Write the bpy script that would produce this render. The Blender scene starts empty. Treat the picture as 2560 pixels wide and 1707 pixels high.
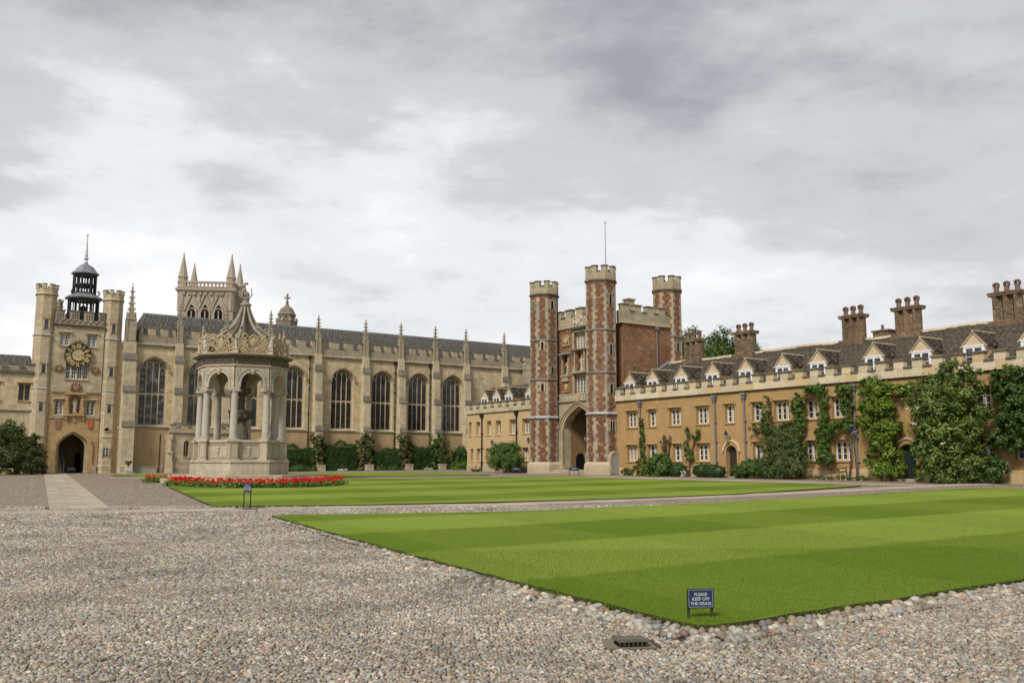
import bpy, math, random
import numpy as np
from mathutils import Vector
random.seed(7); rng=np.random.default_rng(11)
S=bpy.context.scene; COL=S.collection
R=math.radians; PI=math.pi

# ---------------------------------------------------------------- camera, world, sun, exposure
cd=bpy.data.cameras.new('camera'); cam=bpy.data.objects.new('camera',cd); COL.objects.link(cam)
cd.sensor_width=36; cd.lens=36*2300/2560; cd.clip_start=.1; cd.clip_end=3000
cam.location=(0,0,1.7); cam.rotation_euler=(R(90)+math.atan(304.5/2300),0,0)
S.camera=cam
SUN_AZ,SUN_EL=R(207),R(44)
SKY_OFF=(11,4,8)
W=bpy.data.worlds.new('World'); S.world=W; W.use_nodes=True
def build_world():
    nt=W.node_tree; nt.nodes.clear(); N=nt.nodes.new; L=nt.links.new
    out=N('ShaderNodeOutputWorld'); bg=N('ShaderNodeBackground'); L(bg.outputs[0],out.inputs[0])
    sky=N('ShaderNodeTexSky'); sky.sky_type='NISHITA'; sky.sun_disc=False
    sky.sun_elevation=SUN_EL; sky.sun_rotation=SUN_AZ; sky.air_density=1.2; sky.dust_density=3
    sk=N('ShaderNodeVectorMath'); sk.operation='SCALE'; L(sky.outputs[0],sk.inputs[0]); sk.inputs['Scale'].default_value=.07
    tc=N('ShaderNodeTexCoord'); sp=N('ShaderNodeSeparateXYZ'); L(tc.outputs['Generated'],sp.inputs[0])
    def math_(op,a,b=None,c=None):
        m=N('ShaderNodeMath'); m.operation=op
        for i,v in enumerate((a,b,c)):
            if v is None: continue
            if isinstance(v,(int,float)): m.inputs[i].default_value=v
            else: L(v,m.inputs[i])
        return m.outputs[0]
    z=math_('MAXIMUM',sp.outputs[2],0.0)
    den=math_('ADD',z,.13)
    cb=N('ShaderNodeCombineXYZ')
    L(math_('DIVIDE',sp.outputs[0],den),cb.inputs[0]); L(math_('DIVIDE',sp.outputs[1],den),cb.inputs[1])
    def noise(scale,detail,rough,off,dist=0.,st=(1,1,1)):
        mp=N('ShaderNodeMapping'); mp.inputs['Location'].default_value=off; mp.inputs['Scale'].default_value=st
        mp.inputs['Rotation'].default_value=(0,0,.35)
        L(cb.outputs[0],mp.inputs[0])
        n=N('ShaderNodeTexNoise'); n.inputs['Scale'].default_value=scale; n.inputs['Detail'].default_value=detail
        n.inputs['Roughness'].default_value=rough; n.inputs['Distortion'].default_value=dist
        L(mp.outputs[0],n.inputs['Vector']); return n.outputs[0]
    dv=N('ShaderNodeVectorMath'); dv.operation='MULTIPLY'; L(tc.outputs['Generated'],dv.inputs[0]); dv.inputs[1].default_value=(1,1,2.6)
    def dnoise(scale,detail,rough,off,dist):
        mp=N('ShaderNodeMapping'); mp.inputs['Location'].default_value=off; L(dv.outputs[0],mp.inputs[0])
        n=N('ShaderNodeTexNoise'); n.inputs['Scale'].default_value=scale; n.inputs['Detail'].default_value=detail; n.inputs['Roughness'].default_value=rough; n.inputs['Distortion'].default_value=dist
        L(mp.outputs[0],n.inputs['Vector']); return n.outputs[0]
    nA=dnoise(1.9,7,.52,SKY_OFF,.12); nB=noise(1.1,8,.55,(1.2,-4.3,2),.3,(.7,1.2,1)); nC=dnoise(6.5,8,.58,(4,9,2),.12); nD=noise(5,7,.6,(9.,2.,5.),.5,(.5,1.3,1))
    f=math_('ADD',math_('ADD',math_('MULTIPLY_ADD',nA,.66,.10),math_('MULTIPLY',nB,.10)),math_('ADD',math_('MULTIPLY',nC,.44),math_('MULTIPLY',nD,.05)))
    # the overcast is thicker overhead, thinner towards the horizon
    f=math_('ADD',f,math_('MULTIPLY',math_('SUBTRACT',math_('MINIMUM',z,.6),.24),.80))
    cr=N('ShaderNodeValToRGB'); L(f,cr.inputs[0]); e=cr.color_ramp; e.interpolation='EASE'
    for i,(p,c) in enumerate([(.53,(.97,.97,.975,1)),(.65,(.82,.828,.845,1)),(.765,(.61,.618,.64,1)),(1.0,(.36,.367,.39,1))]):
        el=e.elements[i] if i<2 else e.elements.new(p)
        el.position=p; el.color=c
    mx=N('ShaderNodeMix'); mx.data_type='RGBA'; mx.inputs[0].default_value=.93
    L(sk.outputs[0],mx.inputs[6]); L(cr.outputs[0],mx.inputs[7])
    L(mx.outputs[2],bg.inputs[0]); bg.inputs[1].default_value=.45
build_world()
sd=bpy.data.lights.new('sun','SUN'); sd.energy=1.5; sd.angle=R(14); sd.color=(1,.95,.87)
sun=bpy.data.objects.new('sun',sd); COL.objects.link(sun)
sv=Vector((math.sin(SUN_AZ)*math.cos(SUN_EL),math.cos(SUN_AZ)*math.cos(SUN_EL),math.sin(SUN_EL)))
sun.rotation_euler=(-sv).to_track_quat('-Z','Y').to_euler(); sun.location=(-20,-30,60)
vs=S.view_settings; vs.view_transform='Standard'; vs.look='None'; vs.exposure=1.28; vs.gamma=1; vs.use_curve_mapping=False
S.cycles.max_bounces=5; S.cycles.diffuse_bounces=3; S.cycles.glossy_bounces=2; S.cycles.transparent_max_bounces=4
S.cycles.use_denoising=True

# ---------------------------------------------------------------- terrain and frames
def gz(x,y): return .0108*min(max(y,-20),130)+.007*min(max(x,0),60)
CHO=(-30.375,84.0); CHA=R(33.8)          # chapel front: local x along the wall, y into the building
ERO=(8.148,72.0);  ERA=R(-55.7)          # east range front
def toworld(o,a,x,y): return (o[0]+x*math.cos(a)-y*math.sin(a), o[1]+x*math.sin(a)+y*math.cos(a))
def chw(x,y): return toworld(CHO,CHA,x,y)
def erw(x,y): return toworld(ERO,ERA,x,y)

# ---------------------------------------------------------------- object helpers
FL={}   # location of each object inside its thing's frame
def thing(name,label,cat,o=(0,0),a=0,z=None,group=None):
    e=bpy.data.objects.new(name,None); COL.objects.link(e); e.empty_display_size=.3
    if z is None: z=gz(*o)
    e.location=(o[0],o[1],z); e.rotation_euler=(0,0,a); FL[e.name]=(0,0,z)
    e['label']=label; e['category']=cat
    if group: e['group']=group
    return e
def link(name,me,parent=None,loc=(0,0,0),rz=0,rot=None,kind=None,scale=None):
    o=bpy.data.objects.new(name,me); COL.objects.link(o)
    if parent is not None:
        o.parent=parent; p=FL[parent.name]; o.location=(loc[0]-p[0],loc[1]-p[1],loc[2]-p[2])
    else: o.location=loc
    o.rotation_euler=rot if rot else (0,0,rz)
    if scale: o.scale=scale
    FL[o.name]=loc
    if kind: o['kind']=kind
    return o
def tag(o,label,cat,group=None):
    o['label']=label; o['category']=cat
    if group: o['group']=group
    return o
def mesh_np(name,v,f4=None,f3=None,mat=None,rnd=None,smooth=False,mats=None,mi=None):
    """mesh from arrays: quads f4 (n,4) and/or tris f3"""
    me=bpy.data.meshes.new(name); v=np.asarray(v,np.float32).reshape(-1,3)
    fs=[]; tot=[]
    if f4 is not None and len(f4): fs.append(np.asarray(f4,np.int32).reshape(-1)); tot+= [4]*len(f4)
    if f3 is not None and len(f3): fs.append(np.asarray(f3,np.int32).reshape(-1)); tot+= [3]*len(f3)
    li=np.concatenate(fs); tot=np.array(tot,np.int32); st=np.concatenate([[0],np.cumsum(tot)[:-1]]).astype(np.int32)
    me.vertices.add(len(v)); me.vertices.foreach_set('co',v.ravel())
    me.loops.add(len(li)); me.loops.foreach_set('vertex_index',li)
    me.polygons.add(len(tot)); me.polygons.foreach_set('loop_start',st); me.polygons.foreach_set('loop_total',tot)
    if smooth: me.polygons.foreach_set('use_smooth',np.ones(len(tot),bool))
    for m in (mats or [mat]):
        if m: me.materials.append(m)
    if mi is not None: me.polygons.foreach_set('material_index',np.asarray(mi,np.int32))
    me.update(calc_edges=True)
    if rnd is not None:
        at=me.attributes.new('rnd','FLOAT','FACE'); at.data.foreach_set('value',np.asarray(rnd,np.float32))
    return me
class MB:
    def __init__(s): s.v=[]; s.f=[]; s.r=[]
    def box(s,x0,x1,y0,y1,z0,z1):
        b=len(s.v)
        s.v+=[(x0,y0,z0),(x1,y0,z0),(x1,y1,z0),(x0,y1,z0),(x0,y0,z1),(x1,y0,z1),(x1,y1,z1),(x0,y1,z1)]
        s.f+=[(b,b+3,b+2,b+1),(b+4,b+5,b+6,b+7),(b,b+1,b+5,b+4),(b+1,b+2,b+6,b+5),(b+2,b+3,b+7,b+6),(b+3,b,b+4,b+7)]
        return s
    def hexa(s,p):   # 8 points, bottom ring then top ring
        b=len(s.v); s.v+=[tuple(q) for q in p]
        s.f+=[(b,b+3,b+2,b+1),(b+4,b+5,b+6,b+7),(b,b+1,b+5,b+4),(b+1,b+2,b+6,b+5),(b+2,b+3,b+7,b+6),(b+3,b,b+4,b+7)]
        return s
    def loft(s,rings,cap=True,closed=True):
        n=len(rings[0]); b=len(s.v)
        for r in rings: s.v+=[tuple(p) for p in r]
        for k in range(len(rings)-1):
            for i in range(n if closed else n-1):
                j=(i+1)%n; s.f.append((b+k*n+i,b+k*n+j,b+(k+1)*n+j,b+(k+1)*n+i))
        if cap:
            s.f.append(tuple(b+i for i in range(n))[::-1]); s.f.append(tuple(b+(len(rings)-1)*n+i for i in range(n)))
        return s
    def prism(s,pts,y0,y1):      # outline in x,z extruded along y
        return s.loft([[(x,y0,z) for x,z in pts],[(x,y1,z) for x,z in pts]])
    def prismz(s,pts,z0,z1):     # outline in x,y extruded along z
        return s.loft([[(x,y,z0) for x,y in pts],[(x,y,z1) for x,y in pts]])
    def prismx(s,pts,x0,x1):     # outline in y,z extruded along x
        return s.loft([[(x0,y,z) for y,z in pts],[(x1,y,z) for y,z in pts]])
    def ring(s,inner,outer,y0,y1):  # band between two polylines (x,z)
        b=len(s.v); n=len(inner)
        for y in (y0,y1):
            s.v+=[(x,y,z) for x,z in inner]; s.v+=[(x,y,z) for x,z in outer]
        for i in range(n-1):
            a0,a1=b+i,b+i+1; o0,o1=b+n+i,b+n+i+1; A0,A1=a0+2*n,a1+2*n; O0,O1=o0+2*n,o1+2*n
            s.f+=[(a0,a1,o1,o0),(A0,O0,O1,A1),(a0,A0,A1,a1),(o0,o1,O1,O0)]
        s.f+=[(b,b+n,b+3*n,b+2*n),(b+n-1,b+3*n-1,b+4*n-1,b+2*n-1)]
        return s
    def lathe(s,prof,n=12,cx=0,cy=0,a0=0,cap=True):
        return s.loft([[(cx+r*math.cos(a0+2*PI*i/n),cy+r*math.sin(a0+2*PI*i/n),z) for i in range(n)] for r,z in prof],cap)
    def octa(s,cx,cy,prof):      # profile of (apothem,z)
        k=1/math.cos(PI/8); return s.lathe([(a*k,z) for a,z in prof],8,cx,cy,PI/8)
    def tube(s,pts,rad,n=6):
        pts=[Vector(p) for p in pts]; rings=[]
        for i,p in enumerate(pts):
            d=(pts[min(i+1,len(pts)-1)]-pts[max(i-1,0)]).normalized()
            u=d.cross(Vector((0,0,1)));
            if u.length<.05: u=d.cross(Vector((0,1,0)))
            u.normalize(); w=d.cross(u); r=rad[i] if isinstance(rad,(list,tuple)) else rad
            rings.append([p+u*(r*math.cos(2*PI*k/n))+w*(r*math.sin(2*PI*k/n)) for k in range(n)])
        return s.loft(rings)
    def ell(s,c,r,n=8,m=5):
        return s.loft([[(c[0]+r[0]*math.sin(PI*k/m)*math.cos(2*PI*i/n),c[1]+r[1]*math.sin(PI*k/m)*math.sin(2*PI*i/n),c[2]-r[2]*math.cos(PI*k/m)) for i in range(n)] for k in [.12]+list(range(1,m))+[m-.12]])
    def mesh(s,name,mat,smooth=False):
        me=bpy.data.meshes.new(name); me.from_pydata(s.v,[],s.f)
        if mat: me.materials.append(mat)
        autouv(me)
        if smooth:
            me.polygons.foreach_set('use_smooth',np.ones(len(me.polygons),bool))
            me.set_sharp_from_angle(angle=R(40))
        return me
    def build(s,name,mat,parent=None,loc=(0,0,0),rz=0,kind=None,smooth=False):
        return link(name,s.mesh(name,mat,smooth),parent,loc,rz,kind=kind)
def autouv(me):
    nl=len(me.loops); uvl=me.uv_layers.new(name='UVMap')
    co=np.empty(len(me.vertices)*3,np.float32); me.vertices.foreach_get('co',co); co=co.reshape(-1,3)
    li=np.empty(nl,np.int32); me.loops.foreach_get('vertex_index',li)
    no=np.empty(len(me.polygons)*3,np.float32); me.polygons.foreach_get('normal',no); no=no.reshape(-1,3)
    lt=np.empty(len(me.polygons),np.int32); me.polygons.foreach_get('loop_total',lt)
    n=np.repeat(no,lt,axis=0); p=co[li]; h=np.hypot(n[:,0],n[:,1]); flat=h<.25; h[flat]=1
    u=np.where(flat,p[:,0],(-n[:,1]*p[:,0]+n[:,0]*p[:,1])/h); v=np.where(flat,p[:,1],p[:,2])
    uvl.data.foreach_set('uv',np.stack([u,v],1).astype(np.float32).ravel())
_pc={}
def piece(name,size,loc,mat,parent,rz=0,ch=.012):
    """one stone: a chamfered block, mesh shared between equal sizes; loc = centre of its base"""
    k=(round(size[0],2),round(size[1],2),round(size[2],2),mat.name)
    if k not in _pc:
        w,d,h=size[0]/2,size[1]/2,size[2]; m=MB(); c=ch
        m.loft([[(-w,-d,0),(w,-d,0),(w,d,0),(-w,d,0)],[(-w,-d,h-c),(w,-d,h-c),(w,d,h-c),(-w,d,h-c)],[(-w+c,-d+c,h),(w-c,-d+c,h),(w-c,d-c,h),(-w+c,d-c,h)]])
        _pc[k]=m.mesh(name,mat)
    return link(name,_pc[k],parent,loc,rz)
def arch(xa,xb,zs,za,k=.25,n=7):
    mid=(xa+xb)/2; h=za-zs; L=[]
    for i in range(n+1):
        t=i/n; L.append((xa+(mid-xa)*t, zs+h*(math.sqrt(max(0,1-(1-t)**2))*(1-k)+k*t)))
    return L+[(xa+xb-x,z) for x,z in L[-2::-1]]
def wall_open(m,x0,x1,z0,z1,yf,yb,ops):
    """wall with openings (xa,xb,za,zb,arch points or None)"""
    xs=sorted({x0,x1,*[o[0] for o in ops],*[o[1] for o in ops]})
    xs=[x for x in xs if x0-1e-6<=x<=x1+1e-6]
    for a,b in zip(xs,xs[1:]):
        mid=(a+b)/2; z=z0
        for o in sorted([o for o in ops if o[0]<mid<o[1]],key=lambda o:o[2]):
            if o[2]>z+1e-4: m.box(a,b,yf,yb,z,o[2])
            z=o[3]
        if z<z1-1e-4: m.box(a,b,yf,yb,z,z1)
    for o in ops:
        if o[4]:
            P=o[4]; k=len(P)//2; top=o[3]
            m.prism([(o[0],top)]+P[:k+1]+([(P[k][0],top)] if top-P[k][1]>1e-3 else []),yf,yb)
            m.prism([(o[1],top)]+P[:k-1:-1]+([(P[k][0],top)] if top-P[k][1]>1e-3 else []),yf,yb)
    return m

# ---------------------------------------------------------------- materials
class NT:
    def __init__(s,name):
        s.m=bpy.data.materials.new(name); s.m.use_nodes=True; s.t=s.m.node_tree; s.t.nodes.clear()
        s.out=s.n('ShaderNodeOutputMaterial'); s.b=s.n('ShaderNodeBsdfPrincipled'); s.l(s.b.outputs[0],s.out.inputs[0])
        s.tc=None
    def n(s,t,**k):
        x=s.t.nodes.new(t)
        for a,b in k.items(): setattr(x,a,b)
        return x
    def l(s,a,b): s.t.links.new(a,b)
    def inp(s,node,i,v):
        if isinstance(v,(int,float)): node.inputs[i].default_value=v
        elif isinstance(v,tuple): node.inputs[i].default_value=v if len(v)!=3 or node.inputs[i].type!='RGBA' else v+(1,)
        elif v is not None: s.l(v,node.inputs[i])
    def coord(s,which='Object',scale=(1,1,1),loc=(0,0,0),rot=(0,0,0)):
        if s.tc is None: s.tc=s.n('ShaderNodeTexCoord')
        mp=s.n('ShaderNodeMapping'); s.l(s.tc.outputs[which],mp.inputs[0])
        mp.inputs['Scale'].default_value=scale; mp.inputs['Location'].default_value=loc; mp.inputs['Rotation'].default_value=rot
        return mp.outputs[0]
    def noise(s,vec,scale,detail=3,rough=.55,dist=0):
        x=s.n('ShaderNodeTexNoise'); s.inp(x,'Vector',vec); s.inp(x,'Scale',scale); s.inp(x,'Detail',detail); s.inp(x,'Roughness',rough); s.inp(x,'Distortion',dist)
        return x.outputs[0]
    def ramp(s,f,stops,interp='LINEAR'):
        x=s.n('ShaderNodeValToRGB'); s.inp(x,0,f); e=x.color_ramp; e.interpolation=interp
        for i,(p,c) in enumerate(stops):
            el=e.elements[i] if i<2 else e.elements.new(p)
            el.position=p; el.color=c+(1,) if isinstance(c,tuple) else (c,c,c,1)
        return x.outputs[0]
    def mix(s,f,a,b,bt='MIX'):
        x=s.n('ShaderNodeMix',data_type='RGBA',blend_type=bt); s.inp(x,0,f); s.inp(x,6,a); s.inp(x,7,b); return x.outputs[2]
    def math(s,op,a,b=None):
        x=s.n('ShaderNodeMath',operation=op); s.inp(x,0,a); s.inp(x,1,b); return x.outputs[0]
    def rand(s): return s.n('ShaderNodeObjectInfo').outputs['Random']
    def bump(s,h,strength=.3,dist=.02):
        x=s.n('ShaderNodeBump'); s.inp(x,'Height',h); s.inp(x,'Strength',strength); s.inp(x,'Distance',dist); s.l(x.outputs[0],s.b.inputs['Normal'])
    def done(s,col,rough=.9,spec=.25):
        s.inp(s.b,'Base Color',col); s.inp(s.b,'Roughness',rough); s.b.inputs['Specular IOR Level'].default_value=spec
        return s.m
M={}
def stone(name,c0,c1,c2,block=None,mortar=.75,bvar=.25,streak=.35,stain=(.10,.085,.065),sscale=1.,objvar=.0,alt=None,bump=.35,patch=None,pthr=.6):
    t=NT(name); ob=t.coord('Object'); 
    col=t.mix(t.ramp(t.noise(ob,.35*sscale,4,.6),[(.35,0.),(.65,1.)]),c0,c1)
    col=t.mix(t.ramp(t.noise(ob,2.3*sscale,5,.65),[(.48,0.),(.72,.8)]),col,c2)
    if patch: col=t.mix(t.ramp(t.noise(t.coord('Object',(1,1,1),(5,3,9)),1.1*sscale,6,.7,.4),[(pthr,0.),(pthr+.06,.85)]),col,patch)
    h=t.noise(ob,28,4,.7)
    if block:
        br=t.n('ShaderNodeTexBrick'); t.l(t.coord('UV'),br.inputs['Vector']); br.offset=.5
        br.inputs['Scale'].default_value=1; br.inputs['Brick Width'].default_value=block[0]; br.inputs['Row Height'].default_value=block[1]
        br.inputs['Mortar Size'].default_value=block[2] if len(block)>2 else .008; br.inputs['Mortar Smooth'].default_value=.3
        t.inp(br,'Color1',(1+bvar*.4,)*3); t.inp(br,'Color2',(1-bvar,1-bvar*1.05,1-bvar*1.2)); t.inp(br,'Mortar',(mortar,)*3)
        col=t.mix(1.,col,br.outputs['Color'],'MULTIPLY')
        h=t.math('SUBTRACT',t.math('MULTIPLY',h,.5),t.math('MULTIPLY',br.outputs['Fac'],.8))
    if streak:
        sk=t.ramp(t.noise(t.coord('Object',(1.6,1.6,.16)),1.6,6,.65),[(.5,0.),(.78,streak)])
        col=t.mix(sk,col,stain)
    fine=t.ramp(t.noise(ob,14,4,.7),[(.3,.78),(.7,1.16)])
    col=t.mix(1.,col,fine,'MULTIPLY')
    if objvar:
        rd=t.rand()
        col=t.mix(1.,col,t.ramp(rd,[(0.,1-objvar),(1.,1+objvar)]),'MULTIPLY')
        if alt: col=t.mix(t.ramp(t.math('FRACT',t.math('MULTIPLY',rd,7.31)),[(.55,0.),(.75,.75)]),col,alt)
    t.bump(h,bump,.03)
    M[name]=t.done(col,.92,.15); return M[name]
def plain(name,col,rough=.6,metal=0,spec=.4,var=.12,nscale=6):
    t=NT(name); f=t.ramp(t.noise(t.coord('Object'),nscale,4,.6),[(.3,1-var),(.7,1+var)])
    c=t.mix(1.,tuple(col),f,'MULTIPLY'); t.b.inputs['Metallic'].default_value=metal
    M[name]=t.done(c,rough,spec); return M[name]
# limestone of the chapel, porch and clock tower
stone('chapel_stone',(.56,.455,.285),(.48,.39,.25),(.61,.525,.37),(.62,.31,.006),.76,.2,.55,(.23,.18,.12),patch=(.42,.27,.115),pthr=.57)
stone('buttress_stone',(.53,.445,.30),(.45,.38,.26),(.58,.505,.365),(.7,.32,.006),.8,.16,.45,(.16,.14,.105))
stone('parapet_stone',(.36,.31,.22),(.295,.255,.185),(.43,.375,.27),(.8,.36,.006),.8,.15,.5,(.12,.108,.09),objvar=.1)
stone('coping_stone',(.165,.145,.115),(.125,.112,.092),(.225,.195,.145),None,objvar=.15,streak=.3,stain=(.08,.075,.065))
stone('tracery_stone',(.50,.41,.27),(.43,.35,.235),(.55,.47,.33),None,streak=.3)
stone('render_wall',(.45,.325,.18),(.38,.27,.15),(.44,.34,.22),None,streak=.45,stain=(.22,.15,.085),sscale=1.4,bump=.15)
stone('plinth_stone',(.42,.35,.25),(.34,.28,.21),(.47,.42,.33),(.9,.4,.008),.75,.2,.5,(.20,.16,.12),patch=(.34,.24,.15),pthr=.56)
stone('tower_stone',(.47,.39,.255),(.40,.335,.23),(.52,.445,.315),(.55,.27,.006),.75,.22,.55,(.21,.175,.125),patch=(.43,.275,.12),pthr=.6)
stone('ochre_stone',(.44,.31,.16),(.38,.25,.11),(.48,.38,.23),(.55,.27,.006),.8,.2,.35,(.2,.13,.07))
# gatehouse
stone('quoin_stone',(.315,.275,.21),(.27,.24,.19),(.36,.32,.25),None,streak=.2,objvar=.16,alt=(.40,.32,.2))
stone('gate_ashlar',(.40,.335,.225),(.345,.29,.205),(.45,.385,.265),(.8,.4,.006),.78,.2,.4,(.17,.14,.1),objvar=.08,patch=(.42,.27,.10),pthr=.62)
stone('gate_plinth',(.48,.39,.26),(.42,.34,.235),(.53,.45,.33),(1.0,.45,.006),.8,.12,.3,(.25,.2,.14))
def brickm(name,c1,c2,c3,mort,bump=.5):
    t=NT(name); ob=t.coord('Object')
    br=t.n('ShaderNodeTexBrick'); t.l(t.coord('UV'),br.inputs['Vector']); br.offset=.5
    for k,v in (('Scale',1),('Brick Width',.24),('Row Height',.085),('Mortar Size',.011),('Mortar Smooth',.2),('Bias',-.1)): br.inputs[k].default_value=v
    t.inp(br,'Color1',c1); t.inp(br,'Color2',c2); t.inp(br,'Mortar',mort)
    vo=t.n('ShaderNodeTexVoronoi'); t.l(t.coord('UV',(4.2,11.7,1)),vo.inputs['Vector']); vo.inputs['Scale'].default_value=1
    sp=t.n('ShaderNodeSeparateColor'); t.l(vo.outputs['Color'],sp.inputs[0])
    col=t.mix(t.ramp(sp.outputs[0],[(.62,0.),(.66,.75)]),br.outputs['Color'],c3)
    col=t.mix(t.ramp(sp.outputs[1],[(.90,0.),(.92,.45)]),col,(.38,.30,.21))
    col=t.mix(1.,col,t.ramp(sp.outputs[2],[(0.,.7),(1.,1.25)]),'MULTIPLY')
    col=t.mix(t.ramp(t.noise(ob,.45,5,.65,.3),[(.45,0.),(.7,.7)]),col,tuple(c*.62 for c in c1))
    col=t.mix(t.ramp(t.noise(t.coord('Object',(1,1,1),(3,8,1)),.3,4,.6),[(.5,0.),(.72,.5)]),col,(.34,.20,.11))
    col=t.mix(1.,col,t.ramp(t.noise(ob,16,4,.7),[(.3,.75),(.7,1.2)]),'MULTIPLY')
    t.bump(t.math('SUBTRACT',t.math('MULTIPLY',t.noise(ob,40,3,.6),.5),br.outputs['Fac']),bump,.02)
    M[name]=t.done(col,.93,.15)
brickm('turret_brick',(.22,.092,.047),(.16,.068,.04),(.135,.075,.05),(.215,.145,.095))
brickm('wall_brick',(.235,.105,.056),(.185,.08,.045),(.28,.145,.065),(.25,.165,.10))
brickm('chimney_brick',(.17,.115,.072),(.115,.075,.052),(.23,.17,.10),(.16,.125,.09),.7)
# ranges
stone('ochre_plaster',(.40,.258,.115),(.345,.215,.092),(.425,.285,.137),None,streak=.62,stain=(.25,.155,.07),sscale=1.2,bump=.2,patch=(.44,.31,.165),pthr=.6)
stone('pale_plaster',(.50,.36,.19),(.47,.33,.17),(.53,.40,.235),None,streak=.3,stain=(.35,.26,.16),sscale=.9,bump=.12)
stone('dormer_plaster',(.58,.44,.29),(.55,.41,.265),(.61,.48,.33),None,streak=.15,stain=(.3,.22,.14),bump=.1)
stone('range_block',(.56,.475,.335),(.51,.43,.30),(.60,.525,.385),None,streak=.15,stain=(.3,.23,.15),objvar=.12,alt=(.50,.355,.175))
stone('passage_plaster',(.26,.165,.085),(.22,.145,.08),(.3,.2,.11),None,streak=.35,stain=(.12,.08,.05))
# fountain
stone('fountain_stone',(.47,.40,.295),(.39,.335,.255),(.52,.46,.36),(1.0,.42,.006),.78,.14,.6,(.19,.165,.13),patch=(.42,.30,.16),pthr=.66)
stone('fountain_column',(.43,.39,.325),(.37,.34,.285),(.48,.445,.375),None,streak=.25,stain=(.2,.18,.15))
stone('fountain_carving',(.43,.335,.185),(.33,.27,.17),(.47,.39,.25),None,streak=.5,stain=(.16,.14,.11),sscale=2)
stone('fountain_weathered',(.31,.27,.205),(.24,.21,.165),(.37,.325,.25),None,streak=.5,stain=(.12,.105,.085),sscale=2,bump=.5)
stone('fountain_dark',(.20,.165,.12),(.14,.12,.095),(.26,.215,.15),None,streak=.5,stain=(.07,.065,.055),sscale=2,bump=.8)
stone('basin_stone',(.12,.105,.075),(.085,.085,.06),(.17,.14,.10),None,streak=.6,stain=(.04,.045,.03))
stone('statue_stone',(.52,.45,.34),(.46,.40,.30),(.56,.50,.40),None,streak=.25,stain=(.25,.21,.16))
stone('flag_stone',(.40,.345,.27),(.355,.30,.235),(.44,.385,.31),None,streak=.0,objvar=.14,alt=(.35,.29,.225),bump=.2)
stone('far_stone',(.37,.315,.24),(.33,.28,.22),(.41,.355,.275),(.9,.4,.006),.85,.1,.3,(.17,.145,.12))
stone('sooty_stone',(.215,.18,.135),(.17,.145,.115),(.26,.22,.165),None,streak=.4,stain=(.10,.09,.075))
stone('lichen_stone',(.30,.33,.24),(.38,.34,.25),(.27,.33,.25),None,streak=.4,stain=(.18,.16,.12))
plain('white_paint',(.74,.75,.76),.45,var=.05); plain('lead',(.215,.225,.245),.5,.3,var=.15); plain('pale_lead',(.42,.44,.46),.45,.3,var=.1)
plain('iron_black',(.018,.019,.021),.5); plain('cupola_wood',(.014,.014,.015),.6,var=.3); plain('pipe_paint',(.155,.155,.16),.45,var=.15)
plain('gold',(.72,.50,.16),.35,.6,var=.15); plain('heraldic_red',(.42,.05,.03),.6); plain('heraldic_blue',(.06,.09,.26),.6)
plain('sign_blue',(.013,.028,.08),.45,var=.25,nscale=25); plain('sign_white',(.44,.48,.51),.6); plain('sign_grey',(.32,.34,.37),.5)
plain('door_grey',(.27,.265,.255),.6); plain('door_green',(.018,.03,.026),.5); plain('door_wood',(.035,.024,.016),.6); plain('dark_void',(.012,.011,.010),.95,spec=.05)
plain('soil',(.045,.032,.018),.95,var=.5,nscale=30); plain('bark',(.085,.062,.042),.9,var=.35,nscale=12); plain('rust_iron',(.05,.036,.028),.7,.3,var=.4,nscale=20)
plain('terracotta',(.17,.105,.075),.85,var=.25); plain('white_petal',(.78,.77,.70),.6,var=.04); plain('lilac_petal',(.30,.26,.55),.6)
plain('notice_board',(.03,.05,.06),.4); plain('wood_post',(.045,.033,.022),.8,var=.3,nscale=18)
def glassm(name,base,quarry=None,rough=.12,light=(.2,.21,.23)):
    t=NT(name); c=tuple(base); ob=t.coord('UV')
    if quarry:
        vo=t.n('ShaderNodeTexVoronoi',distance='CHEBYCHEV'); t.l(t.coord('UV',quarry),vo.inputs['Vector']); vo.inputs['Scale'].default_value=1; vo.inputs['Randomness'].default_value=.35
        sp=t.n('ShaderNodeSeparateColor'); t.l(vo.outputs['Color'],sp.inputs[0])
        c=t.mix(t.ramp(sp.outputs[0],[(.5,0.),(.95,1.)]),c,light)
        rough=t.ramp(sp.outputs[1],[(0.,.12),(1.,.45)])
        t.bump(sp.outputs[2],.25,.02)
    M[name]=t.done(c,rough,.5)
glassm('window_glass',(.022,.025,.03),(3.1,3.1,1),light=(.075,.085,.095)); glassm('chapel_glass',(.018,.017,.017),(1.3,2.6,1),light=(.036,.035,.036)); glassm('chapel_glass_reflect',(.03,.03,.03),(2.2,3.4,1),light=(.15,.15,.15))
glassm('curtain_glass',(.16,.165,.17),(2.0,1.2,1),light=(.34,.33,.31)); glassm('lamp_glass',(.25,.27,.26))
def slatem(name,c0,c1,c2,moss=None):
    t=NT(name); at=t.n('ShaderNodeAttribute',attribute_name='rnd'); f=at.outputs['Fac']
    col=t.ramp(f,[(0.,c0),(.5,c1),(1.,c2)])
    col=t.mix(1.,col,t.ramp(t.noise(t.coord('Object'),5,4,.6),[(.3,.8),(.7,1.2)]),'MULTIPLY')
    col=t.mix(t.ramp(t.noise(t.coord('Object',(1,1,1),(4,4,4)),.5,5,.7),[(.5,0.),(.75,.6)]),col,moss or c0)
    t.bump(t.noise(t.coord('Object'),30,3,.6),.4,.02); M[name]=t.done(col,.85,.25)
slatem('stone_slate',(.070,.056,.044),(.095,.076,.059),(.125,.10,.077),(.068,.058,.042))
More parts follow.
